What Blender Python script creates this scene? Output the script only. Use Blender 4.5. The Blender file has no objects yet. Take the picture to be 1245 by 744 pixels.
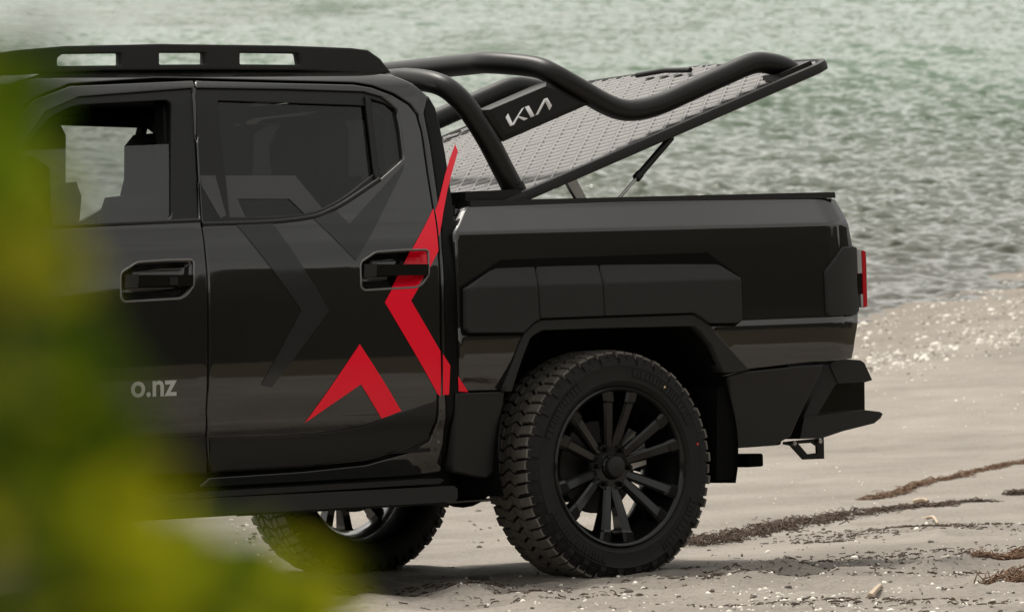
import bpy, bmesh, math, random
import numpy as np
from mathutils import Vector, Matrix
from mathutils.geometry import delaunay_2d_cdt

SC = bpy.context.scene
COL = SC.collection
R = math.radians

# ------------------------------------------------------------------ camera
F, CX, CY = 7007.0, 622.5, 372.0          # focal length / centre in photo pixels
HZ = -150.0                               # row of the true horizon
CAM_H = 3.70                              # camera above water level
PITCH = math.atan((CY - HZ) / F)
cam_d = bpy.data.cameras.new('camera')
cam = bpy.data.objects.new('camera', cam_d)
COL.objects.link(cam)
cam.location = (0, 0, CAM_H)
cam.rotation_euler = (R(90) - PITCH, 0, 0)
cam_d.sensor_width = 36.0
cam_d.lens = F / 1245.0 * 36.0
cam_d.clip_start = 0.1
cam_d.clip_end = 6000
cam_d.dof.use_dof = True
cam_d.dof.focus_distance = 20.0
cam_d.dof.aperture_fstop = 11.0
SC.camera = cam

# ------------------------------------------------------------------ sky and sun
SUN_EL, SUN_AZ = 66.0, -38.0              # azimuth from the view direction, + to the right
w = bpy.data.worlds.new('World')
SC.world = w
w.use_nodes = True
nt = w.node_tree
nt.nodes.clear()
out = nt.nodes.new('ShaderNodeOutputWorld')
bg = nt.nodes.new('ShaderNodeBackground')
sky = nt.nodes.new('ShaderNodeTexSky')
sky.sky_type = 'NISHITA'
sky.sun_disc = False
sky.sun_elevation = R(SUN_EL)
sky.sun_rotation = R(SUN_AZ)
sky.dust_density = 4.0
sky.ozone_density = 0.6
hs = nt.nodes.new('ShaderNodeHueSaturation')
hs.inputs['Saturation'].default_value = 0.10      # thin high cloud takes the blue out
nt.links.new(sky.outputs[0], hs.inputs['Color'])
wb = nt.nodes.new('ShaderNodeMix'); wb.data_type = 'RGBA'; wb.blend_type = 'MULTIPLY'
wb.inputs[0].default_value = 1.0
wb.inputs[7].default_value = (1.03, 1.0, 0.93, 1)        # warm grey overcast
nt.links.new(hs.outputs[0], wb.inputs[6])
cl_tc = nt.nodes.new('ShaderNodeTexCoord')
cl_mp = nt.nodes.new('ShaderNodeMapping'); cl_mp.inputs['Scale'].default_value = (1, 1, 2.6)
cl_n = nt.nodes.new('ShaderNodeTexNoise'); cl_n.inputs['Scale'].default_value = 2.6; cl_n.inputs['Detail'].default_value = 6
cl_r = nt.nodes.new('ShaderNodeMapRange')
cl_r.inputs[1].default_value = 0.32; cl_r.inputs[2].default_value = 0.68; cl_r.inputs[3].default_value = 0.85; cl_r.inputs[4].default_value = 1.75
cl_m = nt.nodes.new('ShaderNodeVectorMath'); cl_m.operation = 'SCALE'
nt.links.new(cl_tc.outputs['Generated'], cl_mp.inputs[0]); nt.links.new(cl_mp.outputs[0], cl_n.inputs['Vector'])
nt.links.new(cl_n.outputs[0], cl_r.inputs[0]); nt.links.new(cl_r.outputs[0], cl_m.inputs['Scale'])
nt.links.new(wb.outputs[2], cl_m.inputs[0])
nt.links.new(cl_m.outputs[0], bg.inputs['Color'])
bg.inputs['Strength'].default_value = 0.15
nt.links.new(bg.outputs[0], out.inputs[0])
sun_d = bpy.data.lights.new('sun', 'SUN')
sun_d.energy = 2.2
sun_d.angle = R(4.0)
sun_d.color = (1.0, 0.94, 0.86)
sun = bpy.data.objects.new('sun', sun_d)
COL.objects.link(sun)
sv = Vector((math.sin(R(SUN_AZ)) * math.cos(R(SUN_EL)), math.cos(R(SUN_AZ)) * math.cos(R(SUN_EL)), math.sin(R(SUN_EL))))
sun.rotation_euler = sv.to_track_quat('Z', 'Y').to_euler()
SC.view_settings.view_transform = 'Standard'
SC.view_settings.look = 'None'
SC.view_settings.exposure = 0.34
SC.view_settings.gamma = 1.0
SC.render.engine = 'CYCLES'
SC.cycles.use_denoising = True
SC.cycles.max_bounces = 8
SC.cycles.transparent_max_bounces = 12
SC.cycles.sample_clamp_indirect = 6.0
SC.cycles.sample_clamp_direct = 5.0
SC.cycles.caustics_reflective = False
SC.cycles.caustics_refractive = False

# ------------------------------------------------------------------ frames of reference
cp, sp = math.cos(PITCH), math.sin(PITCH)
C_R = Vector((1, 0, 0)); C_D = Vector((0, -sp, -cp)); C_F = Vector((0, cp, -sp))
CAMP = Vector((0, 0, CAM_H))


def c2w(v):
    return C_R * v[0] + C_D * v[1] + C_F * v[2]


EX = c2w(Vector((10500 - CX, 30 - CY, F))).normalized()      # truck: towards its tail
EY = c2w(Vector((-4340 - CX, 600 - CY, F)))                  # truck: across, away from the camera
EY = (EY - EX * EX.dot(EY)).normalized()
EZ = EX.cross(EY)
OT = CAMP + c2w(Vector(((738 - CX) / F * 20, (707 - CY) / F * 20, 20)))
TRUCK = Matrix(((EX.x, EY.x, EZ.x, OT.x), (EX.y, EY.y, EZ.y, OT.y), (EX.z, EY.z, EZ.z, OT.z), (0, 0, 0, 1)))
TINV = TRUCK.inverted()
CAML = TINV @ CAMP
W = 1.90                                                     # body width


def ray(px, py):
    return c2w(Vector(((px - CX) / F, (py - CY) / F, 1.0)))


def at(px, py, Y):
    """point of the truck's own frame seen at a photo pixel, at lateral station Y -> (X, Z)"""
    d = TINV.to_3x3() @ ray(px, py)
    t = (Y - CAML.y) / d.y
    p = CAML + d * t
    return p.x, p.z


def on(px, py, g):
    Y = 0.05
    for _ in range(8):
        x, z = at(px, py, Y)
        Y = g(x, z)
    return at(px, py, Y)


def onl(pts, g):
    return [on(p[0], p[1], g) for p in pts]


# ------------------------------------------------------------------ materials
MATS = {}


def newmat(name):
    m = bpy.data.materials.new(name)
    m.use_nodes = True
    m.node_tree.nodes.clear()
    MATS[name] = m
    return m, m.node_tree.nodes, m.node_tree.links


def principled(name, col, rough=0.5, metal=0.0, coat=0.0, coat_r=0.03, spec=0.5, bump=None, var=None, rvar=None):
    """bump=(scale, strength), var=(scale, amount) colour mottling, rvar=(scale, amount) roughness"""
    m, n, l = newmat(name)
    o = n.new('ShaderNodeOutputMaterial')
    b = n.new('ShaderNodeBsdfPrincipled')
    l.new(b.outputs[0], o.inputs[0])
    b.inputs['Base Color'].default_value = (*col, 1)
    b.inputs['Roughness'].default_value = rough
    b.inputs['Metallic'].default_value = metal
    b.inputs['Coat Weight'].default_value = coat
    b.inputs['Coat Roughness'].default_value = coat_r
    b.inputs['Specular IOR Level'].default_value = spec
    tc = n.new('ShaderNodeTexCoord')
    if bump:
        t = n.new('ShaderNodeTexNoise'); t.inputs['Scale'].default_value = bump[0]; t.inputs['Detail'].default_value = 4
        l.new(tc.outputs['Object'], t.inputs['Vector'])
        bp = n.new('ShaderNodeBump'); bp.inputs['Strength'].default_value = bump[1]; bp.inputs['Distance'].default_value = 0.004
        l.new(t.outputs[0], bp.inputs['Height']); l.new(bp.outputs[0], b.inputs['Normal'])
    if var:
        t = n.new('ShaderNodeTexNoise'); t.inputs['Scale'].default_value = var[0]; t.inputs['Detail'].default_value = 5
        l.new(tc.outputs['Object'], t.inputs['Vector'])
        mx = n.new('ShaderNodeMix'); mx.data_type = 'RGBA'
        a = var[1]
        mx.inputs[6].default_value = (*[c * (1 - a) for c in col], 1)
        mx.inputs[7].default_value = (*[min(1, c * (1 + a)) for c in col], 1)
        l.new(t.outputs[0], mx.inputs[0]); l.new(mx.outputs[2], b.inputs['Base Color'])
    if rvar:
        t = n.new('ShaderNodeTexNoise'); t.inputs['Scale'].default_value = rvar[0]; t.inputs['Detail'].default_value = 6
        l.new(tc.outputs['Object'], t.inputs['Vector'])
        mr = n.new('ShaderNodeMapRange')
        mr.inputs[3].default_value = rough - rvar[1]; mr.inputs[4].default_value = rough + rvar[1]
        l.new(t.outputs[0], mr.inputs[0]); l.new(mr.outputs[0], b.inputs['Roughness'])
    return m


def glassmat(name, tint, refl=1.0):
    m, n, l = newmat(name)
    o = n.new('ShaderNodeOutputMaterial')
    tr = n.new('ShaderNodeBsdfTransparent'); tr.inputs[0].default_value = (*tint, 1)
    gl = n.new('ShaderNodeBsdfGlossy'); gl.inputs['Roughness'].default_value = 0.02
    fr = n.new('ShaderNodeFresnel'); fr.inputs[0].default_value = 1.5
    mx = n.new('ShaderNodeMixShader')
    ml = n.new('ShaderNodeMath'); ml.operation = 'MULTIPLY'; ml.inputs[1].default_value = refl
    l.new(fr.outputs[0], ml.inputs[0]); l.new(ml.outputs[0], mx.inputs[0])
    l.new(tr.outputs[0], mx.inputs[1]); l.new(gl.outputs[0], mx.inputs[2]); l.new(mx.outputs[0], o.inputs[0])
    return m


PAINT = principled('paint_dark_grey', (0.0075, 0.0073, 0.0070), 0.4, 0.0, 1.0, 0.035, spec=0.05)
PAINT.node_tree.nodes['Principled BSDF'].inputs['Coat IOR'].default_value = 1.70
GLOSSB = principled('gloss_black', (0.004, 0.004, 0.004), 0.12, 0, 0.6, 0.03)
PLAST = principled('matte_black_plastic', (0.0115, 0.0110, 0.0106), 0.5, 0, spec=0.3, bump=(900, 0.10), rvar=(9, 0.06))
POWDER = principled('satin_black_powder_coat', (0.005, 0.0049, 0.0047), 0.42, 0, spec=0.32, bump=(700, 0.08), rvar=(6, 0.05))
TRIM = principled('black_trim', (0.005, 0.005, 0.005), 0.4, spec=0.3)
RUBBER = principled('tyre_rubber', (0.010, 0.0092, 0.0086), 0.7, spec=0.3, bump=(160, 0.15), var=(14, 0.35))
TREAD = principled('dusty_tread_rubber', (0.125, 0.113, 0.099), 0.85, bump=(120, 0.3), var=(22, 0.6))
RIMM = principled('satin_black_alloy', (0.004, 0.004, 0.004), 0.3, 0.0, 0.5, 0.10, spec=0.15)
STEEL = principled('steel', (0.42, 0.41, 0.40), 0.35, 1.0, var=(30, 0.2))
ALU = principled('tread_plate_alloy', (0.040, 0.039, 0.0375), 0.5, 0.1, bump=(420, 0.25), var=(35, 0.18))
_n, _l = ALU.node_tree.nodes, ALU.node_tree.links
_b = _n['Principled BSDF']
_at = _n.new('ShaderNodeAttribute'); _at.attribute_name = 'ridge'
_mx = _n.new('ShaderNodeMix'); _mx.data_type = 'RGBA'
_l.new(_at.outputs['Fac'], _mx.inputs[0])
_l.new(_b.inputs['Base Color'].links[0].from_socket, _mx.inputs[6])
_mx.inputs[7].default_value = (0.185, 0.181, 0.176, 1)           # ridge tops paler than the field between
_l.new(_mx.outputs[2], _b.inputs['Base Color'])
BLACKD = principled('underbody_black', (0.003, 0.003, 0.003), 0.9, spec=0.1)
INTER = principled('interior_charcoal', (0.012, 0.012, 0.012), 0.8, spec=0.2, bump=(300, 0.2))
RED = principled('red_vinyl', (0.88, 0.004, 0.026), 0.25, 0, 0.0, spec=0.35)
GREYV = principled('grey_vinyl', (0.016, 0.0165, 0.018), 0.4, 0, 0.75, 0.12, spec=0.1)
GREYW = principled('pale_grey_window_film', (0.050, 0.051, 0.053), 0.45, spec=0.3)
WHITEV = principled('white_vinyl', (0.88, 0.88, 0.9), 0.4)
PALEV = principled('pale_grey_vinyl', (0.42, 0.42, 0.40), 0.4)
REDL = principled('red_lens', (0.45, 0.012, 0.02), 0.1, 0, 0.8)
CLEARL = principled('clear_lens', (0.45, 0.45, 0.45), 0.08, 0.2, 1.0)
REDDOT = principled('red_dot_paint', (0.6, 0.03, 0.03), 0.5)
YELDOT = principled('yellow_dot_paint', (0.75, 0.55, 0.25), 0.5)
GL_FRONT = glassmat('window_glass', (0.80, 0.84, 0.80), 1.8)
GL_REAR = glassmat('privacy_glass', (0.55, 0.56, 0.53), 1.0)
PTRIM = principled('pillar_black', (0.003, 0.003, 0.003), 0.3, spec=0.12)
CHROME = principled('dark_chrome', (0.16, 0.155, 0.15), 0.28, 0.8)
DISC = principled('dull_disc_iron', (0.05, 0.047, 0.043), 0.6, 0.4, var=(20, .4))
HEADL = principled('headlamp_lens', (0.6, 0.6, 0.62), 0.1, 0, 1)


# ------------------------------------------------------------------ mesh helpers
def link(name, me, mat, parent, label=None):
    o = bpy.data.objects.new(name, me)
    COL.objects.link(o)
    if mat is not None:
        me.materials.append(mat)
    o.parent = parent
    if label:
        o['label'] = label
    return o


def mesh(name, v, f, mat, parent=None, smooth=True, normals=None, sharp=None):
    me = bpy.data.meshes.new(name)
    me.from_pydata([tuple(p) for p in v], [], f)
    me.update()
    if smooth:
        me.polygons.foreach_set('use_smooth', [True] * len(me.polygons))
        if normals is not None:
            me.normals_split_custom_set_from_vertices([tuple(q) for q in normals])
        elif sharp is not None:
            me.set_sharp_from_angle(angle=R(sharp))
    return link(name, me, mat, parent)


def npmesh(name, v, f, mat, parent):
    me = bpy.data.meshes.new(name)
    me.vertices.add(len(v)); me.vertices.foreach_set('co', v.astype(np.float32).ravel())
    me.loops.add(f.size); me.loops.foreach_set('vertex_index', f.astype(np.int32).ravel())
    me.polygons.add(len(f)); me.polygons.foreach_set('loop_start', np.arange(0, f.size, 4, dtype=np.int32))
    me.polygons.foreach_set('use_smooth', np.ones(len(f), dtype=bool))
    me.update(calc_edges=True)
    me.validate()
    return link(name, me, mat, parent)


def empty(name, parent=None, loc=(0, 0, 0)):
    o = bpy.data.objects.new(name, None)
    COL.objects.link(o)
    o.location = loc
    o.parent = parent
    return o


def bm_obj(name, bm, mat, parent, bevel=0.0, seg=2, sharp=35, limit=30):
    if bevel > 0:
        ed = [e for e in bm.edges if len(e.link_faces) == 2 and e.calc_face_angle(0) > R(limit)]
        bmesh.ops.bevel(bm, geom=ed, offset=bevel, segments=seg, profile=0.6, affect='EDGES', clamp_overlap=True)
    bmesh.ops.recalc_face_normals(bm, faces=bm.faces)
    me = bpy.data.meshes.new(name)
    bm.to_mesh(me)
    bm.free()
    me.polygons.foreach_set('use_smooth', [True] * len(me.polygons))
    me.set_sharp_from_angle(angle=R(sharp))
    return link(name, me, mat, parent)


def box(name, lo, hi, mat, parent, bevel=0.01, seg=2):
    bm = bmesh.new()
    c = [(lo[i] + hi[i]) / 2 for i in range(3)]
    s = [hi[i] - lo[i] for i in range(3)]
    bmesh.ops.create_cube(bm, size=1, matrix=Matrix.Translation(c) @ Matrix.Diagonal((*s, 1)))
    return bm_obj(name, bm, mat, parent, bevel, seg)


def prism(name, pts, Y0, Y1, mat, parent, bevel=0.006, seg=2, shrink=0.0):
    """outline in (X, Z) pushed from Y0 to Y1; shrink pulls the Y1 outline towards its centre"""
    bm = bmesh.new()
    a = [bm.verts.new((x, Y0, z)) for x, z in pts]
    cx = sum(p[0] for p in pts) / len(pts); cz = sum(p[1] for p in pts) / len(pts)
    b = [bm.verts.new((x + (cx - x) * shrink, Y1, z + (cz - z) * shrink)) for x, z in pts]
    bm.faces.new(a); bm.faces.new(b[::-1])
    n = len(pts)
    for i in range(n):
        bm.faces.new((a[i], b[i], b[(i + 1) % n], a[(i + 1) % n]))
    return bm_obj(name, bm, mat, parent, bevel, seg)


def hull_loft(name, sections, mat, parent, bevel=0.0, closed=True, sharp=35, caps=True):
    """sections: lists of 3-D points, same count"""
    bm = bmesh.new()
    rows = [[bm.verts.new(p) for p in s] for s in sections]
    n = len(rows[0])
    for r0, r1 in zip(rows, rows[1:]):
        for i in range(n if closed else n - 1):
            j = (i + 1) % n
            bm.faces.new((r0[i], r0[j], r1[j], r1[i]))
    if caps and closed:
        bm.faces.new(rows[0]); bm.faces.new(rows[-1][::-1])
    return bm_obj(name, bm, mat, parent, bevel, 2, sharp)


def spline(pts, n=10, closed=False):
    P = [Vector(p) for p in pts]
    out = []
    m = len(P)
    for i in range(m if closed else m - 1):
        p0 = P[(i - 1) % m] if closed or i > 0 else P[0] * 2 - P[1]
        p1 = P[i]; p2 = P[(i + 1) % m]
        p3 = P[(i + 2) % m] if closed or i + 2 < m else P[-1] * 2 - P[-2]
        for k in range(n):
            t = k / n
            out.append(0.5 * ((2 * p1) + (p2 - p0) * t + (2 * p0 - 5 * p1 + 4 * p2 - p3) * t * t + (3 * p1 - p0 - 3 * p2 + p3) * t ** 3))
    if not closed:
        out.append(P[-1])
    return out


def tube_data(path, rad, seg=14, closed=False, caps=True):
    P = [Vector(p) for p in path]
    n = len(P)
    v, f = [], []
    up = None
    for i in range(n):
        if closed:
            t = (P[(i + 1) % n] - P[i - 1]).normalized()
        else:
            t = (P[min(i + 1, n - 1)] - P[max(i - 1, 0)]).normalized()
        if up is None:
            up = t.orthogonal().normalized()
        up = (up - t * up.dot(t)).normalized()
        s = t.cross(up)
        r = rad(i / (n - 1)) if callable(rad) else rad
        for k in range(seg):
            a = 2 * math.pi * k / seg
            v.append(P[i] + up * (math.cos(a) * r) + s * (math.sin(a) * r))
    for i in range(n if closed else n - 1):
        j = (i + 1) % n
        for k in range(seg):
            q = (k + 1) % seg
            f.append((i * seg + k, i * seg + q, j * seg + q, j * seg + k))
    if caps and not closed:
        f.append(tuple(range(seg))[::-1]); f.append(tuple((n - 1) * seg + k for k in range(seg)))
    return v, f


def tube(name, path, rad, mat, parent, seg=14, closed=False):
    v, f = tube_data(path, rad, seg, closed)
    return mesh(name, v, f, mat, parent, sharp=50)


def lathe(name, prof, mat, parent, seg=64, sharp=35, arc=(0, 2 * math.pi)):
    """profile of (radius, y) turned round the local Y axis"""
    full = abs(arc[1] - arc[0] - 2 * math.pi) < 1e-6
    v, f = [], []
    n = len(prof)
    cnt = seg if full else seg + 1
    for i in range(cnt):
        a = arc[0] + (arc[1] - arc[0]) * i / seg
        for r, y in prof:
            v.append((r * math.cos(a), y, r * math.sin(a)))
    for i in range(seg):
        j = (i + 1) % cnt
        for k in range(n - 1):
            f.append((i * n + k, i * n + k + 1, j * n + k + 1, j * n + k))
    return mesh(name, v, f, mat, parent, sharp=sharp)


def inpoly(x, y, P):
    c = False
    j = len(P) - 1
    for i in range(len(P)):
        xi, yi = P[i]; xj, yj = P[j]
        if (yi > y) != (yj > y) and x < (xj - xi) * (y - yi) / (yj - yi) + xi:
            c = not c
        j = i
    return c


def area2(P):
    return sum(P[i][0] * P[(i + 1) % len(P)][1] - P[(i + 1) % len(P)][0] * P[i][1] for i in range(len(P)))


def offset_poly(P, d):
    """inset (d > 0) of a polygon of either winding"""
    s = 1 if area2(P) > 0 else -1
    out = []
    n = len(P)
    for i in range(n):
        a = Vector(P[i - 1]); b = Vector(P[i]); c = Vector(P[(i + 1) % n])
        e1 = (b - a).normalized(); e2 = (c - b).normalized()
        n1 = Vector((-e1.y, e1.x)) * s; n2 = Vector((-e2.y, e2.x)) * s
        m = n1 + n2
        m = n1 if m.length < 1e-6 else m.normalized()
        k = d / max(0.45, m.dot(n1))
        out.append((b.x + m.x * k, b.y + m.y * k))
    return out


def rounded(P, r, n=5):
    """round the corners of a polygon"""
    out = []
    m = len(P)
    for i in range(m):
        a = Vector(P[i - 1]); b = Vector(P[i]); c = Vector(P[(i + 1) % m])
        q = min(r, (a - b).length * 0.45, (c - b).length * 0.45)
        p0 = b + (a - b).normalized() * q; p1 = b + (c - b).normalized() * q
        for k in range(n + 1):
            t = k / n
            p = p0 * (1 - t) ** 2 + b * 2 * t * (1 - t) + p1 * t * t
            out.append((p.x, p.y))
    return out


def dense(P, step):
    out = []
    n = len(P)
    for i in range(n):
        a = Vector(P[i]); b = Vector(P[(i + 1) % n])
        k = max(1, int(math.ceil((b - a).length / step)))
        for j in range(k):
            p = a.lerp(b, j / k)
            out.append((p.x, p.y))
    return out


def gnorm(g, x, z):
    e = 0.003
    dx = (g(x + e, z) - g(x - e, z)) / (2 * e)
    dz = (g(x, z + e) - g(x, z - e)) / (2 * e)
    return Vector((dx, -1, dz)).normalized()


def panel(name, outline, g, mat, parent, holes=(), step=0.045, depth=0.03, off=0.0, edge=0.004, clip=(), zlines=()):
    """a pressed sheet that follows the surface Y = g(X, Z), cut to an outline, with rounded turned-in edges"""
    loops = [dense(outline, step)] + [dense(h, step) for h in holes]
    pts, eds = [], []

    def add(L):
        b = len(pts)
        pts.extend(Vector(p) for p in L)
        eds.extend((b + i, b + (i + 1) % len(L)) for i in range(len(L)))
    for k, L in enumerate(loops):
        add(L)
        if edge > 0:
            add(offset_poly(L, edge if k == 0 else -edge))
    for c in clip:
        add(c)
    xs = [p[0] for p in outline]; zs = [p[1] for p in outline]
    zr = list(np.arange(min(zs) + step / 2, max(zs), step))
    zr = sorted([z for z in zr if all(abs(z - q) > 0.008 for q in zlines)] + list(zlines))
    gap = step * 0.35
    bnd = np.array([p for L in loops for p in L])
    for x in np.arange(min(xs) + step / 2, max(xs), step):
        for z in zr:
            if inpoly(x, z, loops[0]) and not any(inpoly(x, z, h) for h in loops[1:]):
                if np.min(np.abs(bnd - (x, z)).sum(1)) > gap:
                    pts.append(Vector((x, z)))
    vo, eo, fo = delaunay_2d_cdt(pts, eds, [], 0, 1e-6)[:3]
    keep = []
    for fc in fo:
        x = sum(vo[i].x for i in fc) / 3; z = sum(vo[i].y for i in fc) / 3
        if not inpoly(x, z, loops[0]) or any(inpoly(x, z, h) for h in loops[1:]):
            continue
        if clip and not any(inpoly(x, z, c) for c in clip):
            continue
        a = (vo[fc[1]] - vo[fc[0]]).cross(vo[fc[2]] - vo[fc[0]])
        if abs(a) < 1e-10:
            continue
        keep.append(tuple(fc) if a > 0 else tuple(fc[::-1]))
    used = sorted({i for fc in keep for i in fc})
    remap = {i: k for k, i in enumerate(used)}
    P2 = [vo[i] for i in used]
    faces = [tuple(remap[i] for i in fc) for fc in keep]
    N = [gnorm(g, p.x, p.y) for p in P2]
    V = [Vector((p.x, g(p.x, p.y) + off, p.y)) for p in P2]
    if depth > 0:
        ec = {}
        for fc in faces:
            for k in range(3):
                a, b = fc[k], fc[(k + 1) % 3]
                ec.setdefault((min(a, b), max(a, b)), []).append((a, b))
        be = [e[0] for e in ec.values() if len(e) == 1]
        outn = {}
        for a, b in be:
            d = P2[b] - P2[a]
            nn = Vector((d.y, -d.x)).normalized()
            for q in (a, b):
                outn[q] = outn.get(q, Vector((0, 0))) + nn
        back = {}
        for q, nn in outn.items():
            nn = nn.normalized() if nn.length > 1e-9 else Vector((1, 0))
            o3 = Vector((nn.x, 0, nn.y))
            V[q].y += edge * 0.7
            N[q] = (N[q] + o3).normalized()
            back[q] = len(V)
            V.append(V[q] + Vector((0, depth, 0)) - o3 * 0.001)
            N.append(o3)
        for a, b in be:
            faces.append((b, a, back[a], back[b]))
    return mesh(name, V, faces, mat, parent, True, N)


def slab(name, outline, Y0, Y1, mat, parent, holes=(), edge=0.004, step=0.2):
    """flat plate with holes and bevelled edges, both faces"""
    g = lambda x, z: Y0
    o = panel(name, outline, g, mat, parent, holes, step=step, depth=(Y1 - Y0) - edge * 0.7, edge=edge)
    me = o.data
    bm = bmesh.new(); bm.from_mesh(me)
    fr = [f for f in bm.faces if abs(f.normal.y) > 0.6]
    vv = {}
    for f in fr:
        nv = []
        for q in f.verts:
            if q not in vv:
                vv[q] = bm.verts.new((q.co.x, Y1, q.co.z))
            nv.append(vv[q])
        bm.faces.new(nv[::-1])
    bm.to_mesh(me); bm.free()
    return o


def mirror(o, parent, label=None):
    """the same part on the far side of the truck"""
    c = o.copy()
    COL.objects.link(c)
    c.parent = parent
    c.matrix_basis = Matrix.Translation((0, W, 0)) @ Matrix.Diagonal((1, -1, 1, 1)) @ o.matrix_basis
    if label:
        c['label'] = label
    return c


def copy_tree(o, parent, M=None):
    c = o.copy()
    COL.objects.link(c)
    c.parent = parent
    if M is not None:
        c.matrix_basis = M @ o.matrix_basis
    for ch in list(o.children):
        copy_tree(ch, c)
    return c


# ------------------------------------------------------------------ noise
def hsh(ix, iy, seed):
    h = (ix.astype(np.int64) * 374761393 + iy.astype(np.int64) * 668265263 + seed * 982451653) & 0xFFFFFFFF
    h = ((h ^ (h >> 13)) * 1274126177) & 0xFFFFFFFF
    return ((h ^ (h >> 16)) & 0xFFFFFF) / float(0xFFFFFF)


def vnoise(x, y, seed=0):
    ix = np.floor(x); iy = np.floor(y)
    fx = x - ix; fy = y - iy
    fx = fx ** 3 * (fx * (6 * fx - 15) + 10); fy = fy ** 3 * (fy * (6 * fy - 15) + 10)
    a = hsh(ix, iy, seed); b = hsh(ix + 1, iy, seed); c = hsh(ix, iy + 1, seed); d = hsh(ix + 1, iy + 1, seed)
    return (a * (1 - fx) + b * fx) * (1 - fy) + (c * (1 - fx) + d * fx) * fy - 0.5


def fbm(x, y, seed=0, oct=4):
    s, a = 0, 1
    for k in range(oct):
        s = s + vnoise(x * 2 ** k + 17.3 * k, y * 2 ** k - 9.1 * k, seed + k) * a
        a *= 0.5
    return s


# ------------------------------------------------------------------ terrain
GX, GY = -EZ.x / EZ.z, -EZ.y / EZ.z        # slope of the ground the truck stands on
D1 = 22.5
S1 = -0.0125


def flat(x, y, L):
    """smooth beach profile: plane under the truck, flattening towards the water"""
    z = OT.z + GX * (30 * np.tanh((x - OT.x) / 30)) 
    yy = np.minimum(y, D1)
    yn = np.maximum(yy, 13.0)
    z = z + GY * (yn - OT.y)
    e = np.minimum(yy, 13.0) - 13.0
    z = z + np.where(e < 0, GY * 9 * np.tanh(e / 9), 0)
    t = np.maximum(y - D1, 0)
    z = z + S1 * t + (GY - S1) * L * (1 - np.exp(-t / L))
    return z


lo, hi = 0.5, 60.0
xs_, ys_ = (1052 - CX) / F * 48.0, 48.0
for _ in range(50):
    LL = (lo + hi) / 2
    if flat(np.array(xs_), np.array(ys_), LL) > 0:
        lo = LL
    else:
        hi = LL
# the beach rises to the right, so the water line runs away from the camera there
xr_, yr_ = (1245 - CX) / F * 52.9, 52.9
SK = -float(flat(np.array(xr_), np.array(yr_), LL)) / ((xr_ - xs_) * (yr_ - 30)) * 1.35
MARKS = []      # (px row marks) footprints filled below


def terrain(x, y, fine=True):
    z = flat(x, y, LL)
    z = z + SK * (12 * np.tanh((x - xs_) / 12)) * np.clip(y - 30, 0, 40)
    far = np.clip((np.maximum(np.abs(x) - 12, 0) + np.maximum(8 - y, 0)) / 30, 0, 1)
    z = z + far * fbm(x / 9, y / 9, 5, 3) * 0.5
    if fine:
        # keep the soil level where the wheels stand, rougher in the foreground and by the water
        z = z + fbm(x / 0.9, y / 1.3, 1, 4) * 0.035 * np.clip((y - 13) / 3, 0.3, 1)
        near = np.clip((22.5 - y) / 2.5, 0, 1)
        z = z + near * fbm(x / 0.16, y / 0.22, 9, 3) * 0.028
        sh = np.clip((y - 36) / 6, 0, 1)
        z = z + sh * fbm(x / 0.35, y / 0.5, 14, 3) * 0.02
        for wx_, wy_ in ((.10, .15), (.10, W - .15), (-3.17, .15), (-3.17, W - .15)):
            wp = TRUCK @ Vector((wx_, wy_, 0))
            ax_ = ((x - wp.x) * EX.x + (y - wp.y) * EX.y); ay_ = ((x - wp.x) * EY.x + (y - wp.y) * EY.y)
            z = z + .014 * np.exp(-((np.abs(ax_) - .20) / .11) ** 2 - (ay_ / .22) ** 2) + .007 * np.exp(-(ax_ / .3) ** 2 - ((np.abs(ay_) - .19) / .06) ** 2)
        for mx, my, mr, md in MARKS:
            q = ((x - mx) / mr) ** 2 + ((y - my) / (mr * 2.2)) ** 2
            z = z - md * np.exp(-q * 1.2) + md * 0.45 * np.exp(-((np.sqrt(q) - 1.35) ** 2) * 5)
    return z


def t1(x, y, fine=True):
    if not fine:
        z = OT.z + GX * 30 * math.tanh((x - OT.x) / 30) + GY * (max(min(y, D1), 13.0) - OT.y)
        e = min(y, 13.0) - 13.0
        if e < 0:
            z += GY * 9 * math.tanh(e / 9)
        t = max(y - D1, 0)
        return z + S1 * t + (GY - S1) * LL * (1 - math.exp(-t / LL)) + SK * 12 * math.tanh((x - xs_) / 12) * min(max(y - 30, 0), 40)
    return float(terrain(np.array([float(x)]), np.array([float(y)]), fine)[0])


def ground_px(px, py):
    d = ray(px, py)
    a, b = 14.0, 70.0
    f = lambda t: (CAMP + d * t).z - t1((CAMP + d * t).x, (CAMP + d * t).y, False)
    prev = a
    t = a
    while t < b:
        if f(t) < 0:
            lo, hi = prev, t
            for _ in range(24):
                m = (lo + hi) / 2
                if f(m) < 0:
                    hi = m
                else:
                    lo = m
            return CAMP + d * hi
        prev = t
        t += 0.5
    return CAMP + d * b


for px, py, r, dp in [(1155, 633, 0.10, .05), (1077, 637, 0.10, .04), (1110, 650, .12, .03), (1190, 655, .12, .03), (960, 700, .14, .03),
                      (1020, 690, .13, .025), (900, 690, .14, .02), (1200, 690, .14, .02), (480, 722, .2, .03), (560, 735, .2, .03)]:
    p = ground_px(px, py)
    MARKS.append((p.x, p.y, r, dp))


def axis(segs):
    out = []
    for a, b, s in segs:
        out += list(np.arange(a, b, s))
    out.append(segs[-1][1])
    return np.array(out)


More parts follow.
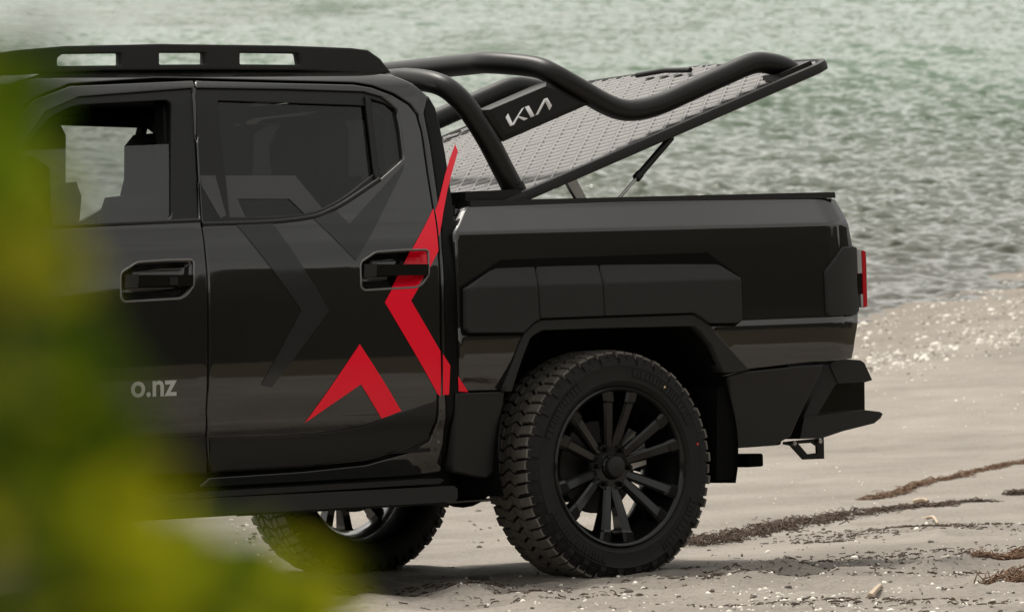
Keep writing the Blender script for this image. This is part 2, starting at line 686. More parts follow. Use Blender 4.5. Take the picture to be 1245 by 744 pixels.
gx = axis([(-160, -30, 10), (-30, -6, 1.5), (-6, -2.6, .2), (-2.6, 5.4, .03), (5.4, 9, .2), (9, 30, 1.5), (30, 160, 10)])
gy = axis([(-60, -10, 4), (-10, 14, .8), (14, 16.4, .12), (16.4, 24, .035), (24, 34, .08), (34, 56, .1), (56, 80, 1.2), (80, 140, 10)])
XX, YY = np.meshgrid(gx, gy)
ZZ = terrain(XX, YY)
nx, ny = len(gx), len(gy)
gv = np.stack([XX.ravel(), YY.ravel(), ZZ.ravel()], 1)
ii = np.arange(nx * ny).reshape(ny, nx)
gf = np.stack([ii[:-1, :-1].ravel(), ii[:-1, 1:].ravel(), ii[1:, 1:].ravel(), ii[1:, :-1].ravel()], 1)



def tz(x, y):
    """height of the built beach mesh"""
    i = int(np.searchsorted(gx, x)) - 1; j = int(np.searchsorted(gy, y)) - 1
    i = min(max(i, 0), nx - 2); j = min(max(j, 0), ny - 2)
    a = (x - gx[i]) / (gx[i + 1] - gx[i]); b_ = (y - gy[j]) / (gy[j + 1] - gy[j])
    return float((ZZ[j, i] * (1 - a) + ZZ[j, i + 1] * a) * (1 - b_) + (ZZ[j + 1, i] * (1 - a) + ZZ[j + 1, i + 1] * a) * b_)


# sand: dry, damp towards the water line, speckled
m, n, l = newmat('beach_sand')
o = n.new('ShaderNodeOutputMaterial'); b = n.new('ShaderNodeBsdfPrincipled'); l.new(b.outputs[0], o.inputs[0])
tc = n.new('ShaderNodeTexCoord')


def noise(nn, ll, vec, scale, detail=4, rough=0.55):
    t = nn.new('ShaderNodeTexNoise')
    t.inputs['Scale'].default_value = scale; t.inputs['Detail'].default_value = detail; t.inputs['Roughness'].default_value = rough
    ll.new(vec, t.inputs['Vector'])
    return t.outputs[0]


def ramp(nn, ll, val, stops):
    r = nn.new('ShaderNodeValToRGB')
    while len(r.color_ramp.elements) < len(stops):
        r.color_ramp.elements.new(0.5)
    for e, (p, c) in zip(r.color_ramp.elements, stops):
        e.position = p; e.color = (*c, 1)
    ll.new(val, r.inputs[0])
    return r.outputs[0]


def mixc(nn, ll, fac, a, b_, mode='MIX'):
    mx = nn.new('ShaderNodeMix'); mx.data_type = 'RGBA'; mx.blend_type = mode
    if isinstance(fac, float):
        mx.inputs[0].default_value = fac
    else:
        ll.new(fac, mx.inputs[0])
    for s, q in ((6, a), (7, b_)):
        if isinstance(q, tuple):
            mx.inputs[s].default_value = (*q, 1)
        else:
            ll.new(q, mx.inputs[s])
    return mx.outputs[2]


vec = tc.outputs['Object']
base = ramp(n, l, noise(n, l, vec, 1.1, 6), [(0.3, (0.180, 0.162, 0.141)), (0.7, (0.272, 0.247, 0.217))])
grain = ramp(n, l, noise(n, l, vec, 55, 5, 0.7), [(0.30, (0.45, 0.42, 0.39)), (0.47, (1, 1, 1)), (0.75, (1.15, 1.13, 1.1))])
c1 = mixc(n, l, 0.8, base, grain, 'MULTIPLY')
dirt = ramp(n, l, noise(n, l, vec, 9, 6, 0.65), [(0.58, (0, 0, 0)), (0.70, (1, 1, 1))])
dm = n.new('ShaderNodeMath'); dm.operation = 'MULTIPLY'; dm.inputs[1].default_value = 0.35
l.new(dirt, dm.inputs[0])
c2 = mixc(n, l, dm.outputs[0], c1, (0.17, 0.125, 0.085))
sx = n.new('ShaderNodeSeparateXYZ'); l.new(vec, sx.inputs[0])
wet = n.new('ShaderNodeMapRange'); wet.inputs[1].default_value = 0.16; wet.inputs[2].default_value = 0.0
l.new(sx.outputs[2], wet.inputs[0])
wm = n.new('ShaderNodeMath'); wm.operation = 'MULTIPLY'; wm.inputs[1].default_value = 0.5
l.new(wet.outputs[0], wm.inputs[0])
c3 = mixc(n, l, wm.outputs[0], c2, (0.15, 0.125, 0.10))
gr1 = n.new('ShaderNodeMath'); gr1.operation = 'MULTIPLY_ADD'; gr1.inputs[1].default_value = 3.0
l.new(noise(n, l, vec, 0.9, 4), gr1.inputs[0]); l.new(sx.outputs[0], gr1.inputs[2])
gr2 = n.new('ShaderNodeMapRange'); gr2.inputs[1].default_value = 8.2; gr2.inputs[2].default_value = 8.8
l.new(gr1.outputs[0], gr2.inputs[0])
unseen_cover = ramp(n, l, noise(n, l, vec, 3.0, 6, 0.7), [(0.35, (0.045, 0.042, 0.022)), (0.65, (0.13, 0.105, 0.065))])  # dark cover added on unseen sand to dim its reflection in the paint
c4 = mixc(n, l, gr2.outputs[0], c3, unseen_cover)
l.new(c4, b.inputs['Base Color'])
b.inputs['Roughness'].default_value = 0.9
b.inputs['Specular IOR Level'].default_value = 0.2
bp = n.new('ShaderNodeBump'); bp.inputs['Strength'].default_value = 0.9; bp.inputs['Distance'].default_value = 0.014
l.new(noise(n, l, vec, 38, 6, 0.65), bp.inputs['Height']); l.new(bp.outputs[0], b.inputs['Normal'])
SAND = m
me = bpy.data.meshes.new('beach')
me.from_pydata(gv.tolist(), [], gf.tolist())
me.polygons.foreach_set('use_smooth', [True] * len(me.polygons))
beach = link('beach', me, SAND, None)
beach['kind'] = 'structure'

# ------------------------------------------------------------------ water
m, n, l = newmat('sea_water')
o = n.new('ShaderNodeOutputMaterial'); b = n.new('ShaderNodeBsdfPrincipled'); l.new(b.outputs[0], o.inputs[0])
tc = n.new('ShaderNodeTexCoord')
wsx = n.new('ShaderNodeSeparateXYZ'); l.new(tc.outputs['Object'], wsx.inputs[0])
wmr = n.new('ShaderNodeMapRange'); wmr.inputs[1].default_value = 50; wmr.inputs[2].default_value = 110
l.new(wsx.outputs[1], wmr.inputs[0])
l.new(mixc(n, l, wmr.outputs[0], (0.038, 0.036, 0.024), (0.026, 0.068, 0.024)), b.inputs['Base Color'])   # sandy shallows, green deeper water
b.inputs['Roughness'].default_value = 0.05
b.inputs['IOR'].default_value = 1.333
mp = n.new('ShaderNodeMapping'); mp.inputs['Scale'].default_value = (0.7, 1.2, 1)
mp.inputs['Rotation'].default_value = (0, 0, R(8))
l.new(tc.outputs['Object'], mp.inputs['Vector'])
h1 = noise(n, l, mp.outputs[0], 9.0, 3, 0.55)
h2 = noise(n, l, mp.outputs[0], 3.0, 2, 0.5)
ma = n.new('ShaderNodeMath'); ma.operation = 'MULTIPLY_ADD'; ma.inputs[1].default_value = 1.6
l.new(h2, ma.inputs[0]); l.new(h1, ma.inputs[2])
bp = n.new('ShaderNodeBump'); bp.inputs['Strength'].default_value = 1.0; bp.inputs['Distance'].default_value = 0.018
l.new(ma.outputs[0], bp.inputs['Height']); l.new(bp.outputs[0], b.inputs['Normal'])
# ripples are real geometry where the camera looks, a flat sheet further out
rng = np.random.default_rng(3)
dd = [34.0]
while dd[-1] < 300:
    dd.append(dd[-1] + .030 + .0000095 * dd[-1] ** 2)
dd = np.array(dd)
th = np.linspace(-.095, .095, 640)
DD, TT = np.meshgrid(dd, th, indexing='ij')
WX, WY = DD * TT, DD
WZ = np.zeros_like(WX)
for k in range(70):
    lam = .19 * (3.2 ** rng.random()) if k < 50 else 1.1 * (4.0 ** rng.random())
    an = R(94) + rng.normal(0, .50)
    amp = .0112 * lam ** .9 if k < 50 else .0026 * lam
    kx, ky = math.cos(an) * 2 * math.pi / lam, math.sin(an) * 2 * math.pi / lam
    ph = kx * WX + ky * WY + rng.random() * 6.28
    WZ += amp * (1 - np.abs(np.sin(ph / 2)) * 2 * .78) * np.clip(lam / (.0000095 * DD ** 2 + .034) / 3.0, 0, 1)
gust = .8 + 1.5 * (fbm(WX / 7, WY / 22, 77, 3) + .2)
WZ = (WZ - WZ.mean()) * np.clip(gust, .3, 1.6)
WZ *= np.clip((WY - 40) / 10, .25, 1)
ii = np.arange(WX.size).reshape(WX.shape)
wf_ = np.stack([ii[:-1, :-1].ravel(), ii[:-1, 1:].ravel(), ii[1:, 1:].ravel(), ii[1:, :-1].ravel()], 1)
wv = np.stack([WX.ravel(), WY.ravel(), WZ.ravel()], 1)
zf = -.05
ring = np.array([(-900, 10, zf), (900, 10, zf), (900, 1500, zf), (-900, 1500, zf)])
wf_ = np.concatenate([wf_, [[len(wv), len(wv) + 1, len(wv) + 2, len(wv) + 3]]])
sea = npmesh('water', np.concatenate([wv, ring]), wf_, m, None)
sea['kind'] = 'structure'

# far shore hills across the bay (above the frame, mirrored in the ripples) and the wooded hillside behind the camera
m = principled('distant_bush', (0.024, 0.024, 0.016), 0.95, spec=0.1, var=(0.05, 0.5))


def ridge(name, x0, x1, nxx, ybase, depth, hfun, seed, base=0.0, sgn=1):
    v, f = [], []
    nr = 9
    for i in range(nxx + 1):
        x = x0 + (x1 - x0) * i / nxx
        h = hfun(x)
        for k in range(nr):
            t = k / (nr - 1)
            nz = float(fbm(np.array([x / 14.0]), np.array([t * 6.0]), seed, 3)[0])
            v.append((x, ybase + sgn * depth * t, base + h * math.sin(t * math.pi / 2) + nz * h * 0.16 * t))
    for i in range(nxx):
        for k in range(nr - 1):
            a = i * nr + k
            f.append((a, a + 1, a + nr + 1, a + nr))
    q = mesh(name, v, f, m, None)
    q['kind'] = 'structure'
    return q


m_bank = m
m = principled('far_shore_bush', (0.030, 0.052, 0.020), 0.95, spec=0.1, var=(0.05, 0.5))
ridge('hills', -450, 700, 120, 620, 300, lambda x: 5 + 64 / (1 + math.exp(-(x + 45) / 22)), 31)
m = m_bank
ridge('hillside', -160, 160, 90, -16, 34, lambda x: 15.0 + 3.5 * math.sin(x / 17.0) + 1.8 * math.sin(x / 5.3 + 1), 47, base=t1(0, -16, False) - 0.4, sgn=-1)

# wooded bank where the beach ends on the right, outside the frame; the truck's flank mirrors it
bv_, bf2 = [], []
NYB, NTB = 110, 12
for i in range(NYB + 1):
    y = -48 + i * 90 / NYB
    for k in range(NTB):
        t = k / (NTB - 1)
        hgt = 8.6 + 2.6 * math.sin(y / 5.0 + .6) + 4.5 * float(fbm(np.array([y / 3.2]), np.array([2.0]), 61, 3)[0])
        xx = 36 + 0.012 * (y + 5) ** 2 + 14 * t + 2.5 * float(fbm(np.array([y / 2.5]), np.array([t * 5]), 63, 2)[0])
        bv_.append((xx, y, t1(36, y, False) - .5 + hgt * min(1, t * 2.2) ** .6 + 1.6 * float(fbm(np.array([y / 1.7]), np.array([t * 9]), 67, 2)[0]) * min(1, t * 3)))
for i in range(NYB):
    for k in range(NTB - 1):
        a = i * NTB + k
        bf2.append((a, a + NTB, a + NTB + 1, a + 1))
mesh('wooded_hillside', bv_, bf2, m, None)['kind'] = 'structure'

# ------------------------------------------------------------------ the truck
truck = empty('pickup_truck')
truck.matrix_world = TRUCK
truck['label'] = 'dark grey double cab pickup truck with red stripes parked on the sand'
truck['category'] = 'truck'


def profile(tab, r):
    zs = np.arange(0.0, 2.2, 0.002)
    a = np.interp(zs, [t[0] for t in tab], [t[1] for t in tab])
    k = max(1, int(r / 0.002))
    ker = np.ones(2 * k + 1) / (2 * k + 1)
    pad = np.concatenate([np.full(k, a[0]), a, np.full(k, a[-1])])
    a = np.convolve(pad, ker, 'valid')
    a = np.convolve(np.concatenate([np.full(k, a[0]), a, np.full(k, a[-1])]), ker, 'valid')
    a = a.tolist()

    def f(z):
        q = min(max(z / 0.002, 0), len(a) - 2)
        i = int(q)
        return a[i] + (a[i + 1] - a[i]) * (q - i)
    return f


cabp = profile([(0, .16), (.40, .115), (.56, .062), (.60, .040), (.70, .0275), (.78, .0225), (.86, .0215), (1.00, .0215), (1.06, .0235), (1.12, .029), (1.20, .042), (1.27, .060), (1.30, .072), (1.70, .205), (1.76, .235), (1.80, .29), (1.825, .40), (1.84, .6)], 0.012)
bedp = profile([(0, .12), (.42, .075), (.66, .040), (.70, .030), (.78, .0145), (.860, .0115), (.872, .0115), (.884, .0175), (.95, .016), (1.06, .0165), (1.15, .0185), (1.222, .0225), (1.315, .092), (1.4, .12)], 0.005)


def gcab(x, z):
    return cabp(z) + 0.008 * ((x + 1.45) / 0.9) ** 2 + (0.9 * max(0, x + 0.60) ** 2) + (0.06 * max(0, -2.9 - x) ** 2)


def gbed(x, z):
    return bedp(z) + 0.006 * ((x - 0.3) / 0.9) ** 2 + 1.2 * max(0, x - 1.04) ** 2


def shift(g, d):
    return lambda x, z: g(x, z) + d


# ---- doors
SEAM = [(236.4, 98), (240.2, 177), (245.8, 273.5), (251.2, 318), (253.8, 409), (251.5, 500), (250.5, 531), (253.3, 576)]
top_r = [(238.4, 98.4), (349, 101.4), (430, 103.4), (452, 107), (478, 117), (496.5, 128), (505.5, 139)]
back_r = [(512, 161), (518.8, 209), (525, 248), (530.5, 287), (533.5, 320), (535, 387), (535.6, 430), (531, 487), (529.5, 512), (520.5, 533), (495, 546), (444, 560.6), (369, 568.5), (255.5, 575)]
seam_r = [(x + 1.2, y) for x, y in SEAM[::-1]][1:-1]
rear_out = onl(top_r + back_r + seam_r, gcab)
win_r = [(239, 107), (349, 108.5), (443, 111.5), (465, 117.5), (483, 132), (488, 157), (492.6, 193), (462, 219.5), (420, 247.5), (400, 258), (381, 265), (343, 270), (300, 272), (247.5, 273.3), (241.6, 177)]
win_rp = onl(win_r, gcab)
HND = [(440, 318), (457, 306.5), (490, 304.2), (518, 303.6), (521, 306), (521.5, 334), (514, 345), (507, 349.5), (480, 351), (443, 353), (439, 349), (438.5, 322)]
hnd_r = onl(HND, gcab)
hdx = -0.9505
hnd_f = [(x + hdx, z - 0.012) for x, z in hnd_r]

ZL = (.52, .535, .55, .56, .57, .58, .59, .60, .61, .62, .64, 1.24, 1.255, 1.262, 1.27, 1.278, 1.285, 1.295)
rear_door = panel('rear_door', rear_out, gcab, PAINT, truck, holes=[win_rp, hnd_r], step=0.04, zlines=ZL)
FX0 = -2.62                                    # front edge of the front door
seam_f = onl([(x - 1.2, y) for x, y in SEAM], gcab)
zt, zb = seam_f[0][1], seam_f[-1][1]
front_out = seam_f + [(FX0, zb + 0.01), (FX0 + .02, 0.9), (FX0, 1.24), (FX0 + 0.22, 1.46), (-2.10, 1.700), (-1.95, 1.745)]
win_f = [on(206.5, 108, gcab), on(244, 268.5, gcab), on(150, 273, gcab), (-2.46, 1.278), (-2.30, 1.44), (-2.07, 1.66), (-1.93, 1.71)]
win_f[0] = on(234.5, 107, gcab)
front_door = panel('front_door', front_out, gcab, PAINT, truck, holes=[win_f, hnd_f], step=0.04, zlines=ZL)

CRE = [(253, 530.5), (320, 530), (379, 526.5), (410, 522.5), (439, 517.5), (480, 503.5), (531.5, 486)]
cl_r = onl([(254.5, 574.5), (253, 531.5)] + CRE[1:] + [(529.2, 511.5), (520, 532.3), (494.5, 545.4), (443.5, 560), (369, 567.9)], gcab)
panel('door_cladding', offset_poly(cl_r, .0035), gcab, PLAST, rear_door, step=.03, depth=.002, off=-.006, edge=.004, zlines=(.53, .55, .56, .57, .58, .60))
zc0 = on(253, 531, gcab)[1]
cl_f = [onl([(249.5, 531)], gcab)[0], (FX0 + .02, zc0 + .004), (FX0 + .006, zb + .016), (seam_f[-1][0] - .006, zb + .006)]
panel('door_cladding', cl_f, gcab, PLAST, front_door, step=.03, depth=.002, off=-.006, edge=.004, zlines=(.53, .55, .56))

# ---- windows of the rear door: black frame, two panes, divider
gfr = shift(gcab, 0.010)
ggl = shift(gcab, 0.020)
glass1 = onl([(262, 121.3), (444, 127.7), (454.8, 212.5), (440, 224), (426.5, 235), (411, 245.5), (394, 254), (378, 260), (358.7, 263.2), (320, 265), (276.5, 265.5)], ggl)
glass2 = onl([(448, 119), (466, 124.5), (481.5, 133.5), (486.8, 157), (490.2, 192.5), (463.5, 215.5), (459, 209)], ggl)
wf = panel('window_frame', win_rp, gfr, TRIM, rear_door, holes=[offset_poly(glass1, .004), offset_poly(glass2, .004)], depth=0.02, edge=0.003)
pane_r = panel('window_pane', glass1, ggl, GL_REAR, rear_door, depth=0, edge=0)
pane_q = panel('quarter_pane', glass2, ggl, GL_REAR, rear_door, depth=0, edge=0)
dv = spline([Vector((x, gcab(x, z) + .006, z)) for x, z in onl([(446, 118), (451, 160), (457, 212), (461, 219)], gcab)], 4)
divider = tube('window_divider', dv, 0.007, TRIM, rear_door, 8)
belt = onl([(246, 273), (300, 271.6), (343, 269.3), (381, 264), (400, 257), (420, 246.5), (462, 218.5)], gcab)
belt_o = tube('belt_strip', spline([Vector((x, gcab(x, z) + .004, z)) for x, z in belt], 4), 0.009, TRIM, rear_door, 8)
# ---- window of the front door, glass wound half way down
opening_f = [on(208, 121.5, ggl), on(209, 268.5, ggl), on(120, 271, ggl), (-2.41, 1.295), (-2.27, 1.46), (-2.05, 1.645), (-1.95, 1.682)]
opening_f = rounded(opening_f, 0.035)
wff = panel('window_frame', win_f, gfr, TRIM, front_door, holes=[opening_f], depth=0.03, edge=0.003)
g_half = [on(206, 175.2, ggl), on(212, 270, ggl), on(120, 273, ggl), (-2.41, 1.288), (-2.31, 1.42), on(0, 184.5, ggl)]
pane_f = panel('window_pane', g_half, shift(gcab, .026), GL_FRONT, front_door, depth=0, edge=0)
pane_f['label'] = 'clear glass wound half way down'
belt_f = tube('belt_strip', spline([Vector((x, gcab(x, z) + .004, z)) for x, z in onl([(243, 268.5), (150, 272.3), (60, 276.3)], gcab)] + [Vector((-2.38, gcab(-2.38, 1.28) + .004, 1.28))], 4), 0.009, TRIM, front_door, 8)


# ---- door handles
def dist_in(x, z, P):
    best = 9
    for i in range(len(P)):
        a = Vector(P[i - 1]); b_ = Vector(P[i]); p = Vector((x, z))
        t = max(0, min(1, (p - a).dot(b_ - a) / max(1e-9, (b_ - a).length_squared)))
        best = min(best, (a + (b_ - a) * t - p).length)
    return best


def bowl(P):
    def g(x, z):
        if not inpoly(x, z, P):
            return gcab(x, z) + 0.006
        q = dist_in(x, z, P)
        s = min(1, q / 0.03)
        return gcab(x, z) + 0.006 + 0.032 * (s * s * (3 - 2 * s))
    return g


gb_r = bowl(hnd_r)
gb_f = bowl(hnd_f)


def handle(P, door, dx, dz, button):
    bw = panel('handle_recess', P, bowl(P), PAINT, door, depth=0, edge=0, step=0.009)
    tube('handle_bezel', [Vector((x, gcab(x, z) + .001, z)) for x, z in rounded(P, .012, 4)], 0.0042, CHROME, door, 8, True)
    q = [(x + dx, z + dz) for x, z in onl([(441, 322.5), (455, 321.5), (519, 321.5), (519.5, 334.5), (455, 335.5), (441, 336)], gcab)]
    yb = gcab(q[2][0], q[2][1])
    hb = prism('door_handle', q, yb - .012, yb + .016, GLOSSB, door, 0.006, 3)
    c = [(x + dx, z + dz) for x, z in onl([(441, 321.5), (456, 320.5), (456, 336.3), (441, 337)], gcab)]
    prism('handle_cap', c, yb - .0145, yb + .018, PLAST, hb, 0.006, 3)
    if button:
        x0 = q[2][0] - .095; z0 = (q[2][1] + q[3][1]) / 2
        prism('lock_button', [(x0, z0 - .013), (x0 + .032, z0 - .013), (x0 + .032, z0 + .013), (x0, z0 + .013)], yb - .0145, yb, TRIM, hb, 0.002)
    return hb


handle(hnd_r, rear_door, 0, 0, False)
handle(hnd_f, front_door, hdx, -0.012, True)

# ---- cab side behind the doors, roof edge, sill
pil_out = onl([(238, 95.5), (349, 98.4), (431, 100.4), (454, 104), (481, 114), (500, 126.5), (509.5, 139), (515.5, 160), (522.3, 209), (528.5, 248), (534, 287), (537, 320), (538.8, 430), (534.5, 489), (533, 514), (523, 537), (496, 551), (445, 565.5), (369, 573.5), (255, 581)], gcab)
XB = -0.512                                   # rear face of the cab
sill_z = 0.40
roof_pts = onl([(0, 95.5), (0, 83.5), (200, 81), (349, 82), (440, 85.5)], gcab)
cab_side_out = pil_out + [(-1.6, sill_z), (-.70, sill_z), (XB - .05, sill_z + .02), (XB - .06, 0.66), (XB - .058, 1.2), (XB - 0.035, 1.33), (XB - .012, 1.50), (XB - .006, 1.58), (-0.53, 1.66), (-0.58, 1.735), (-0.64, 1.775), (-0.75, 1.795), (-1.05, 1.808), (-1.6, 1.813)]
# grey strip and gloss black strip share the pillar
split = onl([(534, 111), (515.5, 138), (523.3, 178), (533, 245.5), (537.3, 300), (541, 380), (541.5, 480), (538, 560)], gcab)
i0 = min(range(len(pil_out)), key=lambda i: abs(pil_out[i][1] - 1.1) + (0 if pil_out[i][0] > -1 else 9))


def gpil(x, z):
    return gcab(x, z)


grey_out = [(FX0 - .02, 1.25), (FX0 + .21, 1.468), (-2.105, 1.708), (-1.95, 1.754), (-1.60, zt + .010)] + [p for p in pil_out] + [(-1.58, sill_z), (-0.72, sill_z), (split[7][0], sill_z + .01)] + split[:0:-1] + [(-0.525, 1.70), (-0.575, 1.745), (-0.64, 1.778), (-0.75, 1.797), (-1.05, 1.809), (-1.52, 1.813), (-1.98, 1.80), (-2.17, 1.755), (FX0 + .12, 1.50), (FX0 - .12, 1.28)]
cab_side = panel('cab_side_panel', grey_out, gpil, PAINT, truck, step=0.04, depth=.04)
black_out = [(-0.525 + .004, 1.70)] + [(x + .004, z) for x, z in split[1:]] + [(XB - .045, sill_z + .03), (XB - .040, 0.66), (XB - .040, 1.2), (XB - .012, 1.33), (XB + .008, 1.50), (XB + .012, 1.60), (XB + .010, 1.66)]
pillar_trim = panel('pillar_trim', black_out, gpil, PTRIM, truck, step=0.03, depth=.05)
pillar_trim['label'] = 'gloss black trim at the rear corner of the cab'
sill_out = [(-2.62, .385), (-0.56, .385), (-0.56, .30), (-2.62, .30)]
sill = panel('sill', sill_out, shift(gcab, .012), PLAST, truck, step=.06, depth=.05)
# roof skin
rs = []
for x, zc, ins in [(-2.13, 1.762, .0), (-1.9, 1.808, 0), (-1.5, 1.822, 0), (-1.05, 1.819, 0), (-0.75, 1.808, 0), (-0.62, 1.79, .015), (-0.55, 1.762, .05), (-0.51, 1.71, .10)]:
    ys = np.linspace(0, 1, 25)
    row = []
    y0 = gcab(min(x, -.6), zc - .014) + ins
    for s in ys:
        e = abs(2 * s - 1)
        row.append(Vector((x, y0 + (W - 2 * y0) * s, zc - .014 + .034 * (1 - e ** 2.5))))
    rs.append(row)
roof = hull_loft('roof', rs, PAINT, truck, closed=False, sharp=60)

# ---- bed side
bed_front = [(567.8, 251.5), (566, 256), (554.5, 283), (556.5, 340), (559.5, 408), (557.3, 476)]
bf = onl(bed_front, gbed)
arch_l = onl([(614.5, 474.5), (625, 440), (638.5, 407)], gbed)
bed_out = bf + arch_l + onl([(650, 398), (700, 395), (790, 392), (848, 391), (862, 396), (905, 447), (909.7, 449), (975, 441.5), (1036, 436)], gbed) + onl([(1040, 412), (1043.5, 385)], gbed) + [(1.205, .93), (1.205, 1.10)] + onl([(1036, 295), (1031.5, 272), (1025, 258), (1015, 241.5), (753.7, 245.3)], gbed)
bed_side = panel('bed_side', bed_out, gbed, PAINT, truck, step=0.04, depth=.04, zlines=(.86, .868, .874, .879, .884, .89, 1.205, 1.212, 1.216, 1.22, 1.224, 1.228, 1.234, 1.245))
# black cap along the bed rail
rc = [(at(569, 249.5, .11)[0], 1.312), (at(1013, 240, .11)[0], 1.316), (at(1013, 240, .11)[0] - .004, 1.337), (at(569, 249.5, .11)[0], 1.334)]
rail_cap = prism('bed_rail_cap', rc, .095, .20, PLAST, truck, .005, 2)

# ---- moulding over the rear wheel: three pieces with a crease
gm = lambda x, z: (-0.012 if z < 1.035 else -0.012 + (z - 1.035) * 0.42) + 0.012 * max(0, z - 1.03) + 0.004 * ((x - .05) / .5) ** 2
mtop = [(567.8, 351), (608.7, 320), (650, 318.3), (726, 315.5), (857.5, 311), (901.5, 338.4), (903, 388), (897, 392.6), (864, 393), (857, 388), (845, 380.3), (735, 384), (659, 387), (650, 392), (637.7, 404.3), (573, 404.8), (568.3, 400)]
mold_xz = onl(mtop, gm)
s1 = onl([(650, 318.5), (655, 347.5), (657.5, 387)], gm)
s2 = onl([(726.5, 315.5), (734, 344.5), (735.8, 383)], gm)
gp = 0.0022


def cut(P, line, side):
    """part of P on one side (-1 front, +1 rear) of a broken near-vertical line"""
    L = sorted(line, key=lambda p: p[1])

    def xl(z):
        return np.interp(z, [p[1] for p in L], [p[0] for p in L])
    D = dense(P, .01)
    ins = [(x, z) for x, z in D if (x - xl(z)) * side > 0.004]
    # rotate so the cut falls at the end of the list
    k = max(range(len(ins)), key=lambda i: (Vector(ins[i]) - Vector(ins[i - 1])).length)
    ins = ins[k:] + ins[:k]
    za, zb_ = ins[-1][1], ins[0][1]
    mid = [(xl(z) + side * gp, z) for z in np.linspace(za, zb_, 9)]
    return ins + mid


pa = cut(mold_xz, s1, -1)
pb = cut(cut(mold_xz, s1, 1), s2, -1)
pc = cut(mold_xz, s2, 1)
panel('moulding_gap_shade', offset_poly([p for p in mold_xz], -.011), lambda x, z: gbed(x, z) - .0025, BLACKD, bed_side, step=.04, depth=.002, edge=.002)  # thin black sheet round the mouldings, stands in for their shadow gap
for k, (p, lab) in enumerate([(pa, None), (pb, None), (pc, None)]):
    mo = panel('side_moulding', p, gm, PLAST, bed_side, step=.03, depth=.05, edge=.005, zlines=(1.028, 1.035, 1.042))
# wheel arch flare: band under the moulding and down both sides
ga = lambda x, z: 0.004 + 0.03 * max(0, 0.66 - z) ** 2 * 4
flare_o = onl([(637.7, 406), (650, 393.5), (659, 388.7), (735, 385.8), (845, 382), (856, 389.5), (863.6, 395)], ga)
flare_i = onl([(853, 404), (845, 396.5), (735, 399), (660, 401.5), (650, 407), (644.5, 412)], ga)
al = onl([(634, 440), (622.5, 476), (614.5, 476), (626, 440)], ga)
flare_out = flare_o + onl([(877, 412), (912, 449.5), (893, 453)], ga) + onl([(880, 453), (866, 420)], ga) + flare_i + al
flare = panel('wheel_arch_flare', flare_out, ga, PLAST, bed_side, step=.03, depth=.06, edge=.005)
# lower claddings fore and aft of the wheel
gcl = lambda x, z: bedp(z) - .012 + 0.9 * max(0, x - 1.02) ** 2
clad_f = onl([(556.5, 478), (614, 476), (609, 520), (606, 569), (592, 581), (551.5, 573), (553, 540)], gcl)
cladding = panel('lower_cladding', clad_f, gcl, PLAST, bed_side, step=.03, depth=.06, edge=.006)
clad_r = onl([(888, 457), (906, 452.5), (975, 445), (1002, 443.5), (985, 480), (970.5, 510), (962, 530), (942, 541.5), (893, 545), (889.5, 500)], gcl)
cladding_r = panel('lower_cladding', clad_r, gcl, PLAST, bed_side, step=.03, depth=.06, edge=.006)
inner_lip = onl([(880, 453), (889, 457), (890.5, 500), (894, 545), (893, 566), (886, 582), (869, 583), (869, 560), (880, 520)], ga)

# tail lamp garnish and lamp
gg = shift(gbed, -0.012)
gar = onl([(1004.5, 330), (1026, 300.5), (1037, 299), (1042.5, 301), (1043, 345), (1045.5, 377), (1043, 382), (1010, 384), (1006, 380)], gg)
garnish = panel('lamp_garnish', gar, gg, PLAST, bed_side, step=.03, depth=.05, edge=.006)
lx0 = 1.20
lamp = empty('tail_lamp', truck)
lpts = [(at(1042, 303, .065)[0], at(1042, 303, .065)[1]), (at(1052.5, 304, .07)[0], at(1052, 304, .07)[1]), (at(1054.5, 374, .07)[0], at(1054, 374, .07)[1]), (at(1045, 374, .065)[0], at(1045, 374, .065)[1])]
xa, za_ = lpts[0]; xb_, zb2 = lpts[1]; xc_, zc_ = lpts[2]; xd_, zd_ = lpts[3]
prism('red_lens', [(xb_ - .017, zb2), (xb_, zb2 - .006), (xc_, zc_ + .004), (xc_ - .017, zc_)], .070, .30, REDL, lamp, .008, 3)
prism('outer_lens', [(xb_ - .001, zb2 - .01), (xb_ + .008, zb2 - .02), (xc_ + .008, zc_ + .02), (xc_ - .001, zc_ + .004)], .078, .29, CLEARL, lamp, .003, 2)
zm = zb2 + (zc_ - zb2) * .40
zn = zb2 + (zc_ - zb2) * .75
prism('clear_lens', [(xa, za_), (xb_ - .024, zb2), (xb_ - .024, zm), (xa, zm)], .066, .28, CLEARL, lamp, .006, 3)
prism('dark_lens', [(xa, zm - .003), (xb_ - .024, zm - .003), (xc_ - .024, zn), (xa, zn)], .068, .28, GLOSSB, lamp, .006, 3)
prism('lower_lens', [(xa + .01, zn - .003), (xb_ - .024, zn - .003), (xc_ - .022, zc_), (xd_ + .01, zd_)], .066, .28, CLEARL, lamp, .006, 3)

# tailgate, bed walls and floor
box('tailgate', (1.17, .17, .70), (1.215, W - .17, 1.318), PAINT, truck, .02, 3)
box('bed_floor', (-.50, .42, .70), (1.17, W - .42, .74), PLAST, truck, .005)
box('bed_front_wall', (-.50, .13, .70), (-.46, W - .13, 1.31), PAINT, truck, .008)
bw_ = box('bed_inner_wall', (-.46, .11, 1.01), (1.165, .15, 1.312), PLAST, truck, .005)

